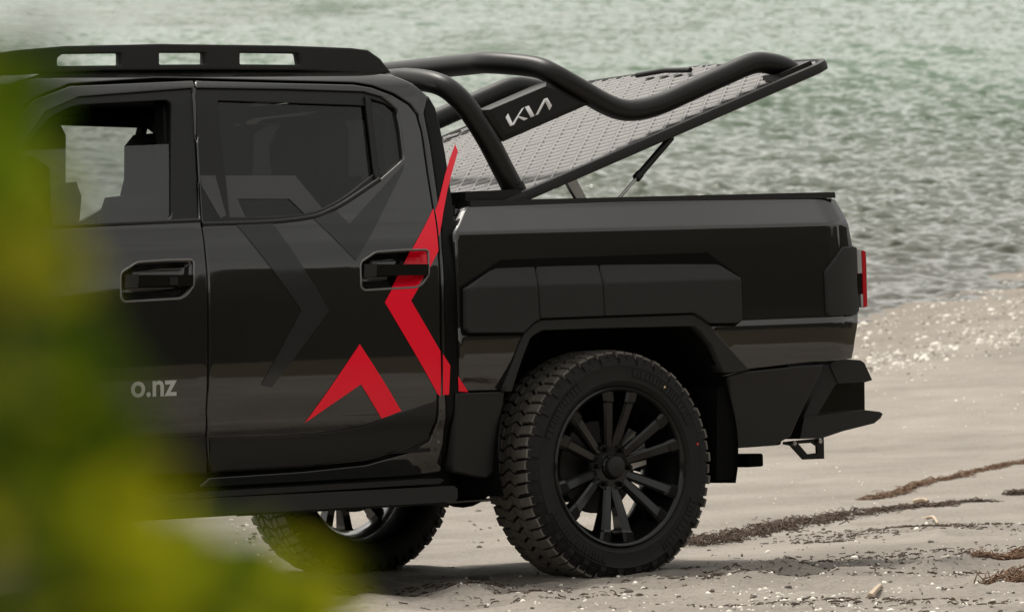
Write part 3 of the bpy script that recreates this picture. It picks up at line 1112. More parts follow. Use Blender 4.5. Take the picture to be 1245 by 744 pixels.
# ---- bumper
bump = empty('rear_bumper', truck)
by = .135
bp_ = lambda L, y: [at(a, b_, y) for a, b_ in L]
prism('bumper_pad', bp_([(1009, 444), (1013, 440), (1024, 436.3), (1046, 437.8), (1051, 441), (1060.5, 462), (1052, 464.5), (1019, 466)], by), by, W - by, PLAST, bump, .010, 3)
prism('corner_strut', bp_([(1008, 443), (1022, 464.5), (1016, 468), (994, 505.5), (977, 508)], by), by + .004, by + .09, PLAST, bump, .008, 3)
prism('corner_strut', bp_([(1008, 443), (1022, 464.5), (1016, 468), (994, 505.5), (977, 508)], by), W - by - .09, W - by - .004, PLAST, bump, .008, 3)
prism('bumper_core', bp_([(1000, 455), (1051, 458), (1051.5, 503), (985, 510)], by + .11), by + .11, W - by - .11, GLOSSB, bump, .008, 3)
prism('bumper_step', bp_([(972, 533.5), (977, 507), (994, 505), (1052, 498.5), (1069, 500.5), (1072.5, 503), (1070, 508), (1062, 514.5), (1024, 524), (999, 532.5)], by), by - .004, W - by + .004, PLAST, bump, .010, 3)
tow = slab('tow_bracket', bp_([(954, 537), (1002, 532), (1002.5, 557.5), (977.5, 558.5), (962, 541.5), (954, 540)], .42), .42, .432, TRIM, truck, holes=[bp_([(971, 539.2), (988, 538.2), (993.5, 542), (994, 550.5), (982, 552)], .42)], edge=.002)
for a, b_ in ((965.8, 538.8), (997, 536.2)):
    x, z = at(a, b_, .41)
    q = lathe('bolt', [(0, -.008), (.009, -.008), (.011, -.004), (.011, .006)], STEEL, tow, 6)
    q.location = (x, .414, z)
box('tow_bar', (at(892, 550, .5)[0] - .05, .35, at(900, 567, .5)[1]), (at(922, 550, .38)[0], 1.5, at(900, 551, .5)[1]), BLACKD, truck, .008)

# ---- side step, chassis, underside
stp = [at(250, 604, .0)[1]]
step_o = empty('side_step', truck)
prism('step_bar', [(-2.75, .312), (-.615, .308), (-.605, .320), (-.605, .352), (-.62, .362), (-2.75, .372)], .015, .10, PLAST, step_o, .010, 3)
prism('step_tread', [(-2.72, .366), (-.68, .372), (-.66, .384), (-.68, .390), (-2.72, .386)], .012, .17, TRIM, step_o, .006, 2)
for x in (-.80, -1.45, -2.1):
    box('step_bracket', (x - .03, .09, .325), (x + .03, .45, .35), BLACKD, step_o, .004)
box('chassis_rail', (-3.9, .42, .43), (1.12, .50, .56), BLACKD, truck, .01)
box('chassis_rail', (-3.9, W - .50, .43), (1.12, W - .42, .56), BLACKD, truck, .01)
box('underbody', (-2.7, .15, .40), (-.52, W - .15, .46), BLACKD, truck, .01)
box('fuel_tank', (-1.75, .5, .31), (-.75, .95, .44), BLACKD, truck, .03, 3)
tube('exhaust_pipe', spline([(-2.6, 1.12, .33), (-1.2, 1.12, .33), (-.5, 1.15, .36), (.3, 1.25, .46), (1.1, 1.25, .44)], 6), .032, BLACKD, truck, 12)
tube('underbody_pipe', [(-.95, .88, .277), (.16, .90, .277)], .006, STEEL, truck, 8)  # thin steel pipe added below the chassis
lathe_ax = tube('rear_axle', [(.10, .2, .40), (.10, W - .2, .40)], .045, BLACKD, truck, 16)
bm = bmesh.new(); bmesh.ops.create_uvsphere(bm, u_segments=20, v_segments=12, radius=.15, matrix=Matrix.Translation((.10, 1.0, .40)) @ Matrix.Diagonal((1, .8, 1, 1)))
bm_obj('differential', bm, BLACKD, truck)
for y in (.46, W - .46):
    tube('leaf_spring', spline([(-.55, y, .47), (.10, y, .355), (.75, y, .50)], 8), .022, BLACKD, truck, 8)
# wheel housing: inner fender liner
for sgn in (0, 1):
    o_ = lathe('wheel_liner', [(.52, .03), (.52, .36), (.10, .365)], BLACKD, truck, 40, 40, (R(-15), R(195)))
    o_.location = (.10, 0, .45)
    if sgn:
        o_.matrix_basis = Matrix.Translation((0, W, 0)) @ Matrix.Diagonal((1, -1, 1, 1)) @ Matrix.Translation((.10, 0, .45))
fl = rounded([at(869, 470, .06), at(884, 470, .06), at(892.5, 520, .06), at(893.5, 566, .06), at(888, 583, .06), at(868, 584, .06)], .02)
mud = prism('mud_flap', fl, .045, .30, BLACKD, truck, .004, 2)
mirror(mud, truck)

# ---- inner cab structure
box('cab_floor', (-2.7, .12, .46), (-.55, W - .12, .52), INTER, truck, .01)
rw = prism('cab_rear_wall', [(XB - .03, .5), (XB - .0, 1.25), (XB - .0, 1.32), (XB - .05, 1.32), (XB - .08, .5)], .10, W - .10, PAINT, truck, .008)
box('rear_wall_header', (XB - .09, .33, 1.655), (XB - .045, W - .33, 1.72), PAINT, truck, .01)
prism('rear_wall_post', [(XB - .06, 1.3), (XB - .01, 1.3), (XB - .01, 1.70), (XB - .06, 1.70)], .27, .36, INTER, truck, .01)
prism('rear_wall_post', [(XB - .06, 1.3), (XB - .01, 1.3), (XB - .01, 1.70), (XB - .06, 1.70)], W - .36, W - .27, INTER, truck, .01)
box('rear_window', (XB - .035, .33, 1.31), (XB - .03, W - .33, 1.67), GL_REAR, truck, 0)
box('roof_lining', (-1.95, .30, 1.735), (-.58, W - .30, 1.75), INTER, truck, .005)


def strip_in(name, pts, d0, d1):
    """inner pillar behind the outer skin: a bar that follows the cab side"""
    bm = bmesh.new()
    rows = []
    for xa_, xb2, z in pts:
        rows.append([bm.verts.new((xa_, gcab(xa_, z) + d0, z)), bm.verts.new((xb2, gcab(xb2, z) + d0, z)), bm.verts.new((xb2, gcab(xb2, z) + d1, z)), bm.verts.new((xa_, gcab(xa_, z) + d1, z))])
    for a, b_ in zip(rows, rows[1:]):
        for i in range(4):
            bm.faces.new((a[i], a[(i + 1) % 4], b_[(i + 1) % 4], b_[i]))
    bm.faces.new(rows[0]); bm.faces.new(rows[-1][::-1])
    return bm_obj(name, bm, TRIM, truck)


inner = [strip_in('door_pillar', [(-1.66, -1.50, .42), (-1.66, -1.50, .9), (-1.66, -1.50, 1.27), (-1.62, -1.50, 1.5), (-1.57, -1.47, 1.74)], .045, .10),
         strip_in('rear_pillar', [(-.76, -.56, .45), (-.72, -.56, .9), (-.76, -.56, 1.25), (-.74, -.53, 1.5), (-.70, -.54, 1.62), (-.9, -.56, 1.74)], .045, .13),
         strip_in('roof_rail_beam', [(-1.95, -.6, 1.715), (-1.95, -.6, 1.775)], .03, .12)]
inner.append(prism('door_lining', [(-2.55, .48), (-.66, .48), (-.66, 1.25), (-.95, 1.262), (-2.5, 1.262)], .09, .13, INTER, truck, .01))
inner.append(prism('sill_beam', [(-2.62, .32), (-.56, .32), (-.56, .47), (-2.62, .47)], .125, .22, BLACKD, truck, .01))


def seat(x, y, front):
    s = empty('front_seat' if front else 'rear_seat', truck)
    wd = .25
    k = lambda P: [(x + a, b_) for a, b_ in P]
    prism('cushion', k([(-.50, .62), (-.48, .80), (-.05, .76), (0, .60)]), y - wd, y + wd, INTER, s, .04, 4)
    prism('backrest', k([(-.12, .70), (-.10, 1.10), (.03, 1.42), (.14, 1.43), (.158, 1.38), (.10, 1.0), (.06, .70)]), y - wd, y + wd, INTER, s, .055, 5)
    hz = .0
    prism('headrest', k([(.04, 1.40), (.05, 1.60), (.09, 1.64), (.15, 1.635), (.175, 1.59), (.165, 1.40)]), y - .135, y + .135, INTER, s, .05, 5)
    for q in (-.06, .06):
        tube('headrest_post', [(x + .10, y + q, 1.38), (x + .115, y + q, 1.50)], .007, STEEL, s, 8)
    return s


seat(-2.07, .50, True)
seat(-2.07, W - .50, True)
seat(-.97, .45, False)
seat(-.97, W - .45, False)
box('dashboard', (-2.75, .14, .75), (-2.45, W - .14, 1.24), INTER, truck, .05, 4)
sw = tube('steering_wheel', [Vector((-2.33 + .06 * math.sin(a), W - .52 + .18 * math.cos(a), 1.12 + .17 * math.sin(a))) for a in np.linspace(0, 2 * math.pi, 28, endpoint=False)], .014, INTER, truck, 8, True)

# ---- front of the truck (left of the picture)
hood = hull_loft('bonnet', [[Vector((x, y0, zl)), Vector((x, y0 + .10, zl + .10)), Vector((x, W / 2, zl + .13)), Vector((x, W - y0 - .10, zl + .10)), Vector((x, W - y0, zl))] for x, y0, zl in [(-2.66, .06, 1.16), (-3.1, .06, 1.14), (-3.6, .08, 1.10), (-3.9, .12, 1.04), (-3.98, .20, .94)]], PAINT, truck, closed=False)
fend = [(-2.64, 1.16), (-3.1, 1.145), (-3.6, 1.10), (-3.92, 1.04), (-4.0, .9), (-4.02, .55), (-3.66, .52), (-3.60, .70), (-3.45, .84), (-3.20, .90), (-2.95, .86), (-2.80, .76), (-2.72, .60), (-2.70, .42), (-2.64, .42)]
fender = panel('front_fender', fend, shift(gcab, .0), PAINT, truck, step=.06, depth=.05)
prism('front_bumper', [(-3.70, .45), (-3.70, .72), (-4.02, .98), (-4.08, .9), (-4.10, .55), (-4.0, .42)], .10, W - .10, PLAST, truck, .02, 3)
prism('grille', [(-3.98, .74), (-3.98, .98), (-4.06, .97), (-4.09, .75)], .40, W - .40, GLOSSB, truck, .008)
hl = prism('headlamp', [(-3.86, .78), (-3.86, 1.0), (-4.0, .99), (-4.03, .78)], .088, .36, HEADL, truck, .012, 3)
mirror(hl, truck)
ws = hull_loft('windscreen', [[Vector((x, y, z)) for y, z in ((y0, zz), (W / 2, zz + cr), (W - y0, zz))] for x, y0, zz, cr in [(-2.68, .14, 1.22, .02), (-2.42, .20, 1.52, .02), (-2.13, .27, 1.752, .02)]], GL_FRONT, truck, closed=False)
box('firewall', (-2.72, .14, .5), (-2.68, W - .14, 1.16), BLACKD, truck, .01)
fl_f = lathe('wheel_liner', [(.50, .05), (.50, .36), (.1, .365)], BLACKD, truck, 40, 40, (R(-10), R(190)))
fl_f.location = (-3.17, 0, .42)
fl_g = lathe('wheel_liner', [(.50, .05), (.50, .36), (.1, .365)], BLACKD, truck, 40, 40, (R(-10), R(190)))
fl_g.matrix_basis = Matrix.Translation((0, W, 0)) @ Matrix.Diagonal((1, -1, 1, 1)) @ Matrix.Translation((-3.17, 0, .42))
box('front_axle_beam', (-3.25, .3, .33), (-3.09, W - .3, .45), BLACKD, truck, .02)
mir = prism('wing_mirror', [(-2.30, 1.27), (-2.30, 1.46), (-2.36, 1.50), (-2.44, 1.48), (-2.46, 1.29)], -.20, .0, PAINT, truck, .03, 4)
mirror(mir, truck)
arm = tube('mirror_arm', [(-2.37, 0.0, 1.29), (-2.37, .09, 1.275)], .03, PLAST, truck, 10)
mirror(arm, truck)

# ---- roof rails
gr = lambda x, z: .30
rr = [at(a, b_, .30) for a, b_ in [(-60, 72), (23, 61), (77, 56.5), (193, 54), (347, 56), (425, 59), (445, 61.5), (460, 72), (473, 89), (455, 92), (430, 89.5), (362, 86.3), (250, 85.4), (120, 86.5), (-60, 95)]]
rh = [rounded([at(a, b_, .30) for a, b_ in L], .006, 3) for L in ([(67.5, 71), (74, 66), (145.5, 65), (145.5, 80), (67.5, 80.8)], [(191.5, 64.5), (248, 64.5), (248, 78.8), (191.5, 79.2)], [(289.5, 64.5), (361, 65.3), (363.5, 79.4), (289.5, 78.8)])]
rail = slab('roof_rail', rr, .285, .325, PLAST, truck, holes=rh, edge=.007, step=.12)
rail2 = mirror(rail, truck)

# ---- hinged lid with tread plate
lid = empty('bed_lid', truck)
lid['label'] = 'raised hinged bed lid with silver tread plate'
LA = Vector(at(566, 240, .12)); LB = Vector(at(1014, 73, .12))
x0, z0 = at(637, 237, .12); x1, z1 = at(1013, 74, .12)
ang = math.atan2(z1 - z0, x1 - x0)
ux = Vector((math.cos(ang), 0, math.sin(ang))); uz = Vector((-math.sin(ang), 0, math.cos(ang))); uy = Vector((0, 1, 0))
LO = Vector((x0, .12, z0)) - ux * 0.235         # hinge corner, near side
LLEN = (Vector((x1, .12, z1)) - LO).length
LWID = W - .24


def lp(u, v, h=0.0):
    return LO + ux * u + uy * v + uz * h


def lidh(v):
    """pressed cross-section of the lid: raised centre field"""
    e = min(v, LWID - v)
    a = min(1, max(0, (e - .30) / .03))
    b_ = min(1, max(0, (e - .62) / .05))
    return .022 * math.sin(math.pi * v / LWID) + .004 * b_ * b_ * (3 - 2 * b_)


def lid_edge(v):
    """rear edge bows out slightly, corners rounded"""
    e = min(v, LWID - v)
    c = .07 - math.sqrt(max(0, .07 ** 2 - (.07 - min(e, .07)) ** 2))
    return LLEN - c - .0 + .012 * math.sin(math.pi * v / LWID)


UN, VN = 400, 420
PIT = .062
vv_ = .018 + (LWID - .036) * np.arange(VN + 1) / VN
lh_ = np.array([lidh(v) for v in vv_]); le_ = np.array([lid_edge(v) - .018 for v in vv_])
tt_ = (np.arange(UN + 1) / UN)[:, None]
U_ = .02 + (le_[None, :] - .02) * tt_
V_ = np.broadcast_to(vv_[None, :], U_.shape)
ha = (U_ + V_) / math.sqrt(2) / PIT; hb_ = (U_ - V_) / math.sqrt(2) / PIT
da = np.abs(ha - np.round(ha)) * PIT; db = np.abs(hb_ - np.round(hb_)) * PIT
RG_ = np.maximum(np.exp(-(da / .0042) ** 4), np.exp(-(db / .0042) ** 4))
H_ = lh_[None, :] + RG_ * .0065
PL = np.array(LO)[None, None, :] + U_[..., None] * np.array(ux) + V_[..., None] * np.array(uy) + H_[..., None] * np.array(uz)
ii = np.arange((UN + 1) * (VN + 1)).reshape(UN + 1, VN + 1)
pf = np.stack([ii[:-1, :-1].ravel(), ii[1:, :-1].ravel(), ii[1:, 1:].ravel(), ii[:-1, 1:].ravel()], 1)


plate = npmesh('tread_plate', PL.reshape(-1, 3), pf, ALU, lid)
ra_ = plate.data.attributes.new('ridge', 'FLOAT', 'POINT')
ra_.data.foreach_set('value', (RG_ ** 3).astype(np.float32).ravel())
# lid frame: black rim all round, and dark underside
rim = []
rim += [lp(u, 0, 0) for u in np.linspace(0, LLEN - .07, 18)]
rim += [lp(lid_edge(v), v, lidh(v) * .7) for v in list(np.linspace(.0, .07, 8))[1:] + list(np.linspace(.08, LWID - .08, 30)) + list(np.linspace(LWID - .07, LWID, 8))[:-1]]
rim += [lp(u, LWID, 0) for u in np.linspace(LLEN - .07, 0, 18)]
rim += [lp(0, v, lidh(v) * .7) for v in np.linspace(LWID, 0, 20)[1:-1]]
bm = bmesh.new()
cen = lp(LLEN / 2, LWID / 2)
prof = [(0, .010), (-.004, -.004), (-.002, -.022), (.018, -.028), (.03, -.02), (.026, .006), (.018, .013)]
rows = []
for k, p in enumerate(rim):
    t = (rim[(k + 1) % len(rim)] - rim[k - 1]).normalized()
    inn = uz.cross(t).normalized()
    rows.append([bm.verts.new(p + inn * a + uz * h) for a, h in prof])
for k in range(len(rim)):
    r0, r1 = rows[k], rows[(k + 1) % len(rim)]
    for i in range(len(prof)):
        j = (i + 1) % len(prof)
        bm.faces.new((r0[i], r0[j], r1[j], r1[i]))
bm_obj('lid_frame', bm, PLAST, lid, 0, sharp=30)
us = [lp(u, v, -.015) for u, v in ((.02, .02), (LLEN - .09, .02), (LLEN - .03, .09), (LLEN - .03, LWID - .09), (LLEN - .09, LWID - .02), (.02, LWID - .02))]
mesh('lid_underside', us, [tuple(range(6))], PLAST, lid, False)
gr_ = [lp(LLEN - .115, LWID * .40, .045), lp(LLEN - .10, LWID * .40, .045), lp(LLEN - .10, LWID * .62, .047), lp(LLEN - .115, LWID * .62, .047)]
tube('lid_seal', [lp(LLEN - .11, LWID * .42, .045), lp(LLEN - .105, LWID * .52, .052), lp(LLEN - .11, LWID * .62, .045)], .010, TRIM, lid, 8)
# front cross bar the lid hinges on
prism('hinge_bar', [at(566, 233, .12), at(630, 230.5, .12), at(637.5, 236, .12), at(637.5, 242, .12), at(566, 244.5, .12)], .12, W - .12, TRIM, truck, .006)
# gas struts
sa = Vector((*at(820, 163, .16)[:1], .16, at(820, 163, .16)[1])); sb = Vector((at(780, 212, .16)[0], .16, at(780, 212, .16)[1])); sc_ = Vector((at(752, 242, .16)[0], .16, at(752, 242, .16)[1]))
for far in (0, 1):
    st = empty('gas_strut', truck)
    if far:
        st.matrix_basis = Matrix.Translation((0, W, 0)) @ Matrix.Diagonal((1, -1, 1, 1))
    dirv = (sc_ - sa).normalized()
    tube('cylinder', [sa + dirv * .02, sa + dirv * .215], .013, TRIM, st, 14)
    tube('collar', [sa + dirv * .21, sa + dirv * .235], .016, TRIM, st, 14)
    tube('rod', [sa + dirv * .22, sc_ + dirv * .06], .0055, STEEL, st, 10)
    tube('joint', [sa - dirv * .012, sa + dirv * .025], .008, STEEL, st, 10)
fa = Vector((at(690, 214, 1.55)[0], 1.55, at(690, 214, 1.55)[1])); fb = Vector((at(711, 246, 1.55)[0], 1.55, at(711, 246, 1.55)[1]))
prism('stay_arm', [(fa.x - .02, fa.z), (fa.x + .025, fa.z + .015), (fb.x + .03, fb.z - .02), (fb.x - .015, fb.z - .02)], 1.55, 1.57, STEEL, truck, .003)

# ---- sports bar on the lid
bar = empty('sports_bar', truck)
TY = .20


def P3(px, py, Y):
    x, z = at(px, py, Y)
    return Vector((x, Y, z))


half1 = [P3(631, 246, TY), P3(622, 226, TY), P3(610, 203, TY), P3(594, 172, TY), P3(574, 140, TY + .01), P3(555, 117, TY + .03), P3(533, 102.5, TY + .09)]
xc1, zc1 = -.445, 1.772
cross1 = [Vector((xc1, .44, zc1)), Vector((xc1 - .005, .6, zc1 + .004))]
near1 = half1 + cross1
full1 = near1 + [Vector((p.x, W - p.y, p.z)) for p in near1[::-1]]
RT = .0385
tube('front_hoop', spline(full1, 8), RT, POWDER, bar, 20)
half2 = [P3(969, 93, TY), P3(956, 83.5, TY), P3(938, 78, TY), P3(915, 77.5, TY), P3(880, 92, TY), P3(840, 110, TY), P3(805, 125.5, TY), P3(780, 133, TY), P3(758, 134, TY), P3(735, 126, TY), P3(700, 106, TY), P3(672, 90.5, TY + .02), P3(648, 81.5, TY + .09)]
xc2, zc2 = -.085, 1.829
cross2 = [Vector((xc2, .46, zc2)), Vector((xc2, .64, zc2 + .003))]
near2 = half2 + cross2
full2 = near2 + [Vector((p.x, W - p.y, p.z)) for p in near2[::-1]]
tube('rear_hoop', spline(full2, 8), RT, POWDER, bar, 20)
foot1 = P3(627, 235, TY); foot2 = P3(971, 93, TY)
for y in (TY, W - TY):
    tube('foot_collar', [Vector((P3(630, 243, TY).x, y, P3(630, 243, TY).z)), Vector((P3(621.5, 225, TY).x, y, P3(621.5, 225, TY).z))], .0435, POWDER, bar, 20)
    q = Vector((x1 - .155, 0, 0))
    u2 = (Vector((foot2.x, 0, foot2.z)) - LO).dot(ux)
    h = .006
    prism_pts = [lp(u2 - .13, 0, h), lp(u2 + .035, 0, h), lp(u2 + .03, 0, h + .022), lp(u2 - .12, 0, h + .022)]
    prism('foot_plate', [(p.x, p.z) for p in prism_pts], y - .055, y + .045, POWDER, bar, .006)
    # logo plate between the hoops
    yo = y - .016 if y < 1 else y + .016
    s = 1 if y < 1 else -1
    oq = [at(a, b_, TY - .016) for a, b_ in [(586, 134), (664, 100), (716, 127), (612.5, 172)]]
    iq = [at(a, b_, TY - .031) for a, b_ in [(596, 133.5), (664, 105), (706, 125.5), (616, 163.5)]]
    bm = bmesh.new()
    A = [bm.verts.new((x, yo, z)) for x, z in oq]
    B = [bm.verts.new((x, yo - .015 * s, z)) for x, z in iq]
    C = [bm.verts.new((x, yo + .035 * s, z)) for x, z in oq]
    bm.faces.new(B)
    bm.faces.new(C[::-1])
    for i in range(4):
        j = (i + 1) % 4
        bm.faces.new((A[i], A[j], B[j], B[i]))
        bm.faces.new((C[i], C[j], A[j], A[i]))
    lpz = bm_obj('logo_plate', bm, POWDER, bar, .003, 2)
    if y < 1:
        lz = lambda a, b_: at(590 + a / 9.3, 100 + b_ / 9.3, TY - .033)
        for L in ([(228, 400), (257, 355), (308, 465), (412, 300), (442, 285), (378, 385), (482, 412), (436, 437), (372, 402), (335, 470), (325, 485), (280, 500)],
                  [(447, 283), (492, 265), (558, 383), (514, 402)],
                  [(566, 378), (662, 192), (700, 178), (754, 266), (724, 322), (677, 222), (600, 366)]):
            pts = [lz(*p) for p in L]
            panel('logo_letter', pts, lambda x, z: TY - .0335, WHITEV, lpz, depth=0.002, edge=0, step=.2)

# ---- decals
FONT_Y = 0.0


def decal(name, px, g, mat, parent, holes=(), off=-.0018, clip=()):
    return panel(name, onl(px, g), g, mat, parent, holes=holes, off=off, depth=0, edge=0, step=.03, clip=clip)


red1 = [(526.4, 253.5), (531.5, 289), (532.8, 305), (499.5, 365.5), (535.3, 427), (535.3, 481.3), (532, 479.6), (467.5, 367.5), (500.5, 303)]
decal('red_stripe', red1, gcab, RED, rear_door, holes=[hnd_r])
st_r = onl(red1, gcab)
panel('red_stripe', hnd_r, gb_r, RED, rear_door, off=-.0015, depth=0, edge=0, step=.009, clip=[st_r])
decal('red_stripe', [(553, 175.5), (546, 194), (540.6, 213), (532.6, 245.5), (528.8, 256), (533.5, 288), (538.3, 260), (543.5, 232), (549, 210.5), (556.4, 184)], gcab, RED, cab_side)
decal('red_stripe', [(538, 430), (547, 444), (545.5, 479.8), (538, 479.8)], gcab, RED, cab_side)
decal('red_stripe', [(556.5, 457), (569.3, 477), (557.3, 475.7)][::-1], gbed, RED, bed_side)
decal('red_arrow', [(437, 418), (487.5, 499.5), (463.5, 508.8), (438.5, 467), (370, 514)], gcab, RED, rear_door)
# grey chevrons on glass and door
gwin = shift(gcab, .018)
decal('grey_stripe', [(263, 213.5), (358.5, 213.5), (392.5, 254.5), (370, 260), (351.5, 242), (288.5, 242), (298, 264.3), (276.5, 264.5)], gwin, GREYW, rear_door, off=-.001)
decal('grey_stripe', [(242, 213.5), (261.5, 213.5), (275, 262), (268, 266), (244.8, 226)], shift(gcab, .010), GREYW, rear_door, off=-.001)
decal('grey_stripe', [(287, 273.2), (331, 271.5), (400, 377.5), (330, 471), (317, 468), (366, 377)], gcab, GREYV, rear_door)
decal('grey_stripe', [(381.5, 266.5), (408, 256), (425, 272.5), (491, 200), (489.5, 208), (432.5, 317)], gcab, GREYV, rear_door)


def text_on(s, px, py, size, g, mat, parent, name, ang_=0.0):
    cu = bpy.data.curves.new('t', 'FONT')
    cu.body = s
    cu.size = size
    cu.offset = size * 0.022
    cu.resolution_u = 4
    to = bpy.data.objects.new('t', cu)
    COL.objects.link(to)
    dg = bpy.context.evaluated_depsgraph_get()
    me = bpy.data.meshes.new_from_object(to.evaluated_get(dg))
    bpy.data.objects.remove(to)
    x0_, z0_ = on(px, py, g)
    for vv in me.vertices:
        x = x0_ + vv.co.x; z = z0_ + vv.co.y
        vv.co = Vector((x, g(x, z) - .0018, z))
    return link(name, me, mat, parent)


text_on('o.nz', 158.5, 482.5, .104, gcab, PALEV, front_door, 'lettering')

# ---- wheels
RW = .408
wheel = empty('wheel', truck, (.10, .02, .395))
# tyre carcass (Y from 0 at the outer face to .275 inside)
tw = .275
prof = [(.272, .030), (.285, .012), (.296, .007), (.300, .0035), (.304, .0045), (.325, .0), (.349, .002), (.352, .0002), (.355, .004), (.372, .012), (.388, .026), (.396, .045), (.397, .14), (.396, .23), (.388, .249), (.368, .261), (.350, .271), (.325, .275), (.300, .269), (.285, .262), (.272, .245)]
lathe('tyre', prof, RUBBER, wheel, 96, 50)
random.seed(4)
bm_v, bm_f = [], []


def block(a0, a1, y0, y1, r0, r1, skew=0.0, yr=0.0):
    """tread lug between two angles; the outer end bent down over the shoulder by yr"""
    b0 = len(bm_v)
    ta = .10
    for (rr_, ins) in ((r0, 0.0), (r1, .0016)):
        for (aa, yy, sg) in ((a0, y0, 0), (a1, y0, 0), (a1, y1, 1), (a0, y1, 1)):
            da = ins / RW * (1 if aa == a0 else -1)
            dy = ins * (1 if yy == y0 else -1)
            A = aa + da + (skew if sg else 0)
            rad = rr_ - (yr if (sg == 0 and yr > 0) else 0) - (-yr if (sg == 1 and yr < 0) else 0)
            bm_v.append((rad * math.cos(A), yy + dy, rad * math.sin(A)))
    bm_f.append((b0 + 4, b0 + 5, b0 + 6, b0 + 7))
    for i in range(4):
        j = (i + 1) % 4
        bm_f.append((b0 + i, b0 + j, b0 + 4 + j, b0 + 4 + i))


sd_v, sd_f = [], []


def swap():
    global bm_v, bm_f, sd_v, sd_f
    bm_v, sd_v = sd_v, bm_v
    bm_f, sd_f = sd_f, bm_f


NP = 60
for k in range(NP):
    a = 2 * math.pi * k / NP
    da = 2 * math.pi / NP
    j = random.uniform(-.004, .004)
    lg = .008 if k % 2 else 0.0
    # shoulder lugs, tops and side biters
    block(a + .06 * da + j, a + .84 * da + j, .018 + lg, .072, .388, RW, .012, .007)
    swap()
    block(a + .10 * da + j, a + .78 * da + j, .002 + lg * .8, .024 + lg, .366, .3985, .0, .028)
    swap()
    block(a + .06 * da - j, a + .84 * da - j, .203, .257 - lg, .388, RW, -.012, -.007)
    swap()
    block(a + .10 * da - j, a + .78 * da - j, .251 - lg, .273 - lg * .8, .366, .3985, .0, -.028)
    swap()
    # three rows of centre blocks, staggered and skewed
    block(a + .30 * da, a + 1.08 * da, .078, .112, .388, RW, -.045)
    block(a - .05 * da, a + .72 * da, .118, .157, .388, RW, .05)
    block(a + .36 * da, a + 1.14 * da, .163, .197, .388, RW, -.045)
swap()
rs_ = random.Random(8)
for arc0, arc1 in ((R(25), R(80)), (R(205), R(255)), (R(120), R(160)), (R(300), R(338))):
    a = arc0
    while a < arc1:
        wd_ = rs_.uniform(.025, .055)
        b0 = len(bm_v)
        for yy in (.004, -.0022):
            for rr2, aa in ((.318, a), (.318, a + wd_), (.343, a + wd_), (.343, a)):
                bm_v.append((rr2 * math.cos(aa), yy + (.343 - rr2) * .02, rr2 * math.sin(aa)))
        bm_f.append((b0 + 4, b0 + 5, b0 + 6, b0 + 7))
        for i in range(4):
            j = (i + 1) % 4
            bm_f.append((b0 + i, b0 + j, b0 + 4 + j, b0 + 4 + i))
        a += wd_ + rs_.uniform(.008, .02)
swap()
tr = mesh('tread', bm_v, bm_f, TREAD, wheel, False)
tr['kind'] = 'stuff'
sl_ = mesh('sidewall_lugs', sd_v, sd_f, RUBBER, wheel, False)
sl_['kind'] = 'stuff'
# rim barrel and lip
lathe('rim_barrel', [(.282, .012), (.276, .006), (.268, .010), (.262, .022), (.258, .05), (.236, .075), (.232, .16), (.246, .20), (.262, .245), (.274, .262), (.280, .255)], RIMM, wheel, 72, 40)


def spoke(ac, side):
    """one arm of a pair: flat-topped bar from hub to lip, 3-D dished"""
    rr_ = [(.070, .062, .015, .030), (.11, .050, .018, .035), (.17, .034, .0195, .045), (.225, .022, .021, .060), (.232, .016, .0245, .070), (.266, .014, .026, .072)]
    secs = []
    for r_, y_, hw, bt in rr_:
        t = (r_ - .07) / .19
        off_ = side * (.013 + .039 * t)
        ca, sa_ = math.cos(ac), math.sin(ac)
        rad = Vector((ca, 0, sa_)); tan = Vector((-sa_, 0, ca))
        c = rad * math.sqrt(max(1e-6, r_ * r_ - off_ * off_)) + tan * off_
        up = Vector((0, 1, 0))
        secs.append([c + tan * (-hw) + up * (y_ + .007), c + tan * (-hw * .62) + up * y_, c + tan * (hw * .62) + up * y_, c + tan * hw + up * (y_ + .007), c + tan * hw * .8 + up * (y_ + bt), c - tan * hw * .8 + up * (y_ + bt)])
    return hull_loft('spoke', secs, RIMM, wheel, 0.0, True, 28)


for k in range(6):
    ac = R(86 + 60 * k)
    spoke(ac, -1); spoke(ac, 1)
lathe('hub', [(0, .050), (.040, .050), (.044, .054), (.046, .060), (.062, .062), (.085, .064), (.092, .074), (.088, .12), (.0, .12)], RIMM, wheel, 48, 30)
cap = lathe('centre_cap', [(0, .030), (.030, .031), (.036, .034), (.039, .040), (.040, .056)], PLAST, wheel, 36, 30)
for k in range(6):
    a = R(116 + 60 * k)
    nu = lathe('wheel_nut', [(0, .040), (.006, .040), (.0095, .046), (.0105, .066)], RIMM, wheel, 6, 25)
    nu.location = (.069 * math.cos(a), 0, .069 * math.sin(a))
disc = lathe('brake_disc', [(.05, .150), (.16, .150), (.162, .155), (.162, .172), (.05, .172)], DISC, wheel, 48, 30)
ca_ = prism('brake_caliper', [(.10, -.02), (.19, .0), (.185, .10), (.12, .13), (.085, .08)], .115, .19, STEEL, wheel, .012, 3)
box('hub_carrier', (-.11, .176, -.12), (.11, .26, .12), BLACKD, wheel, .03, 3)
for nm, mt, aa, rr_ in (('red_dot', REDDOT, 11, .338), ('yellow_dot', YELDOT, 54, .334)):
    q = lathe(nm, [(0, -.0025), (.0042, -.002), (.005, .004)], mt, wheel, 12)
    q.location = (rr_ * math.cos(R(aa)), .0, rr_ * math.sin(R(aa)))
FLIP = Matrix.Translation((0, W, 0)) @ Matrix.Diagonal((1, -1, 1, 1))
copy_tree(wheel, truck, FLIP)
copy_tree(wheel, truck, Matrix.Translation((-3.27, 0, 0)))
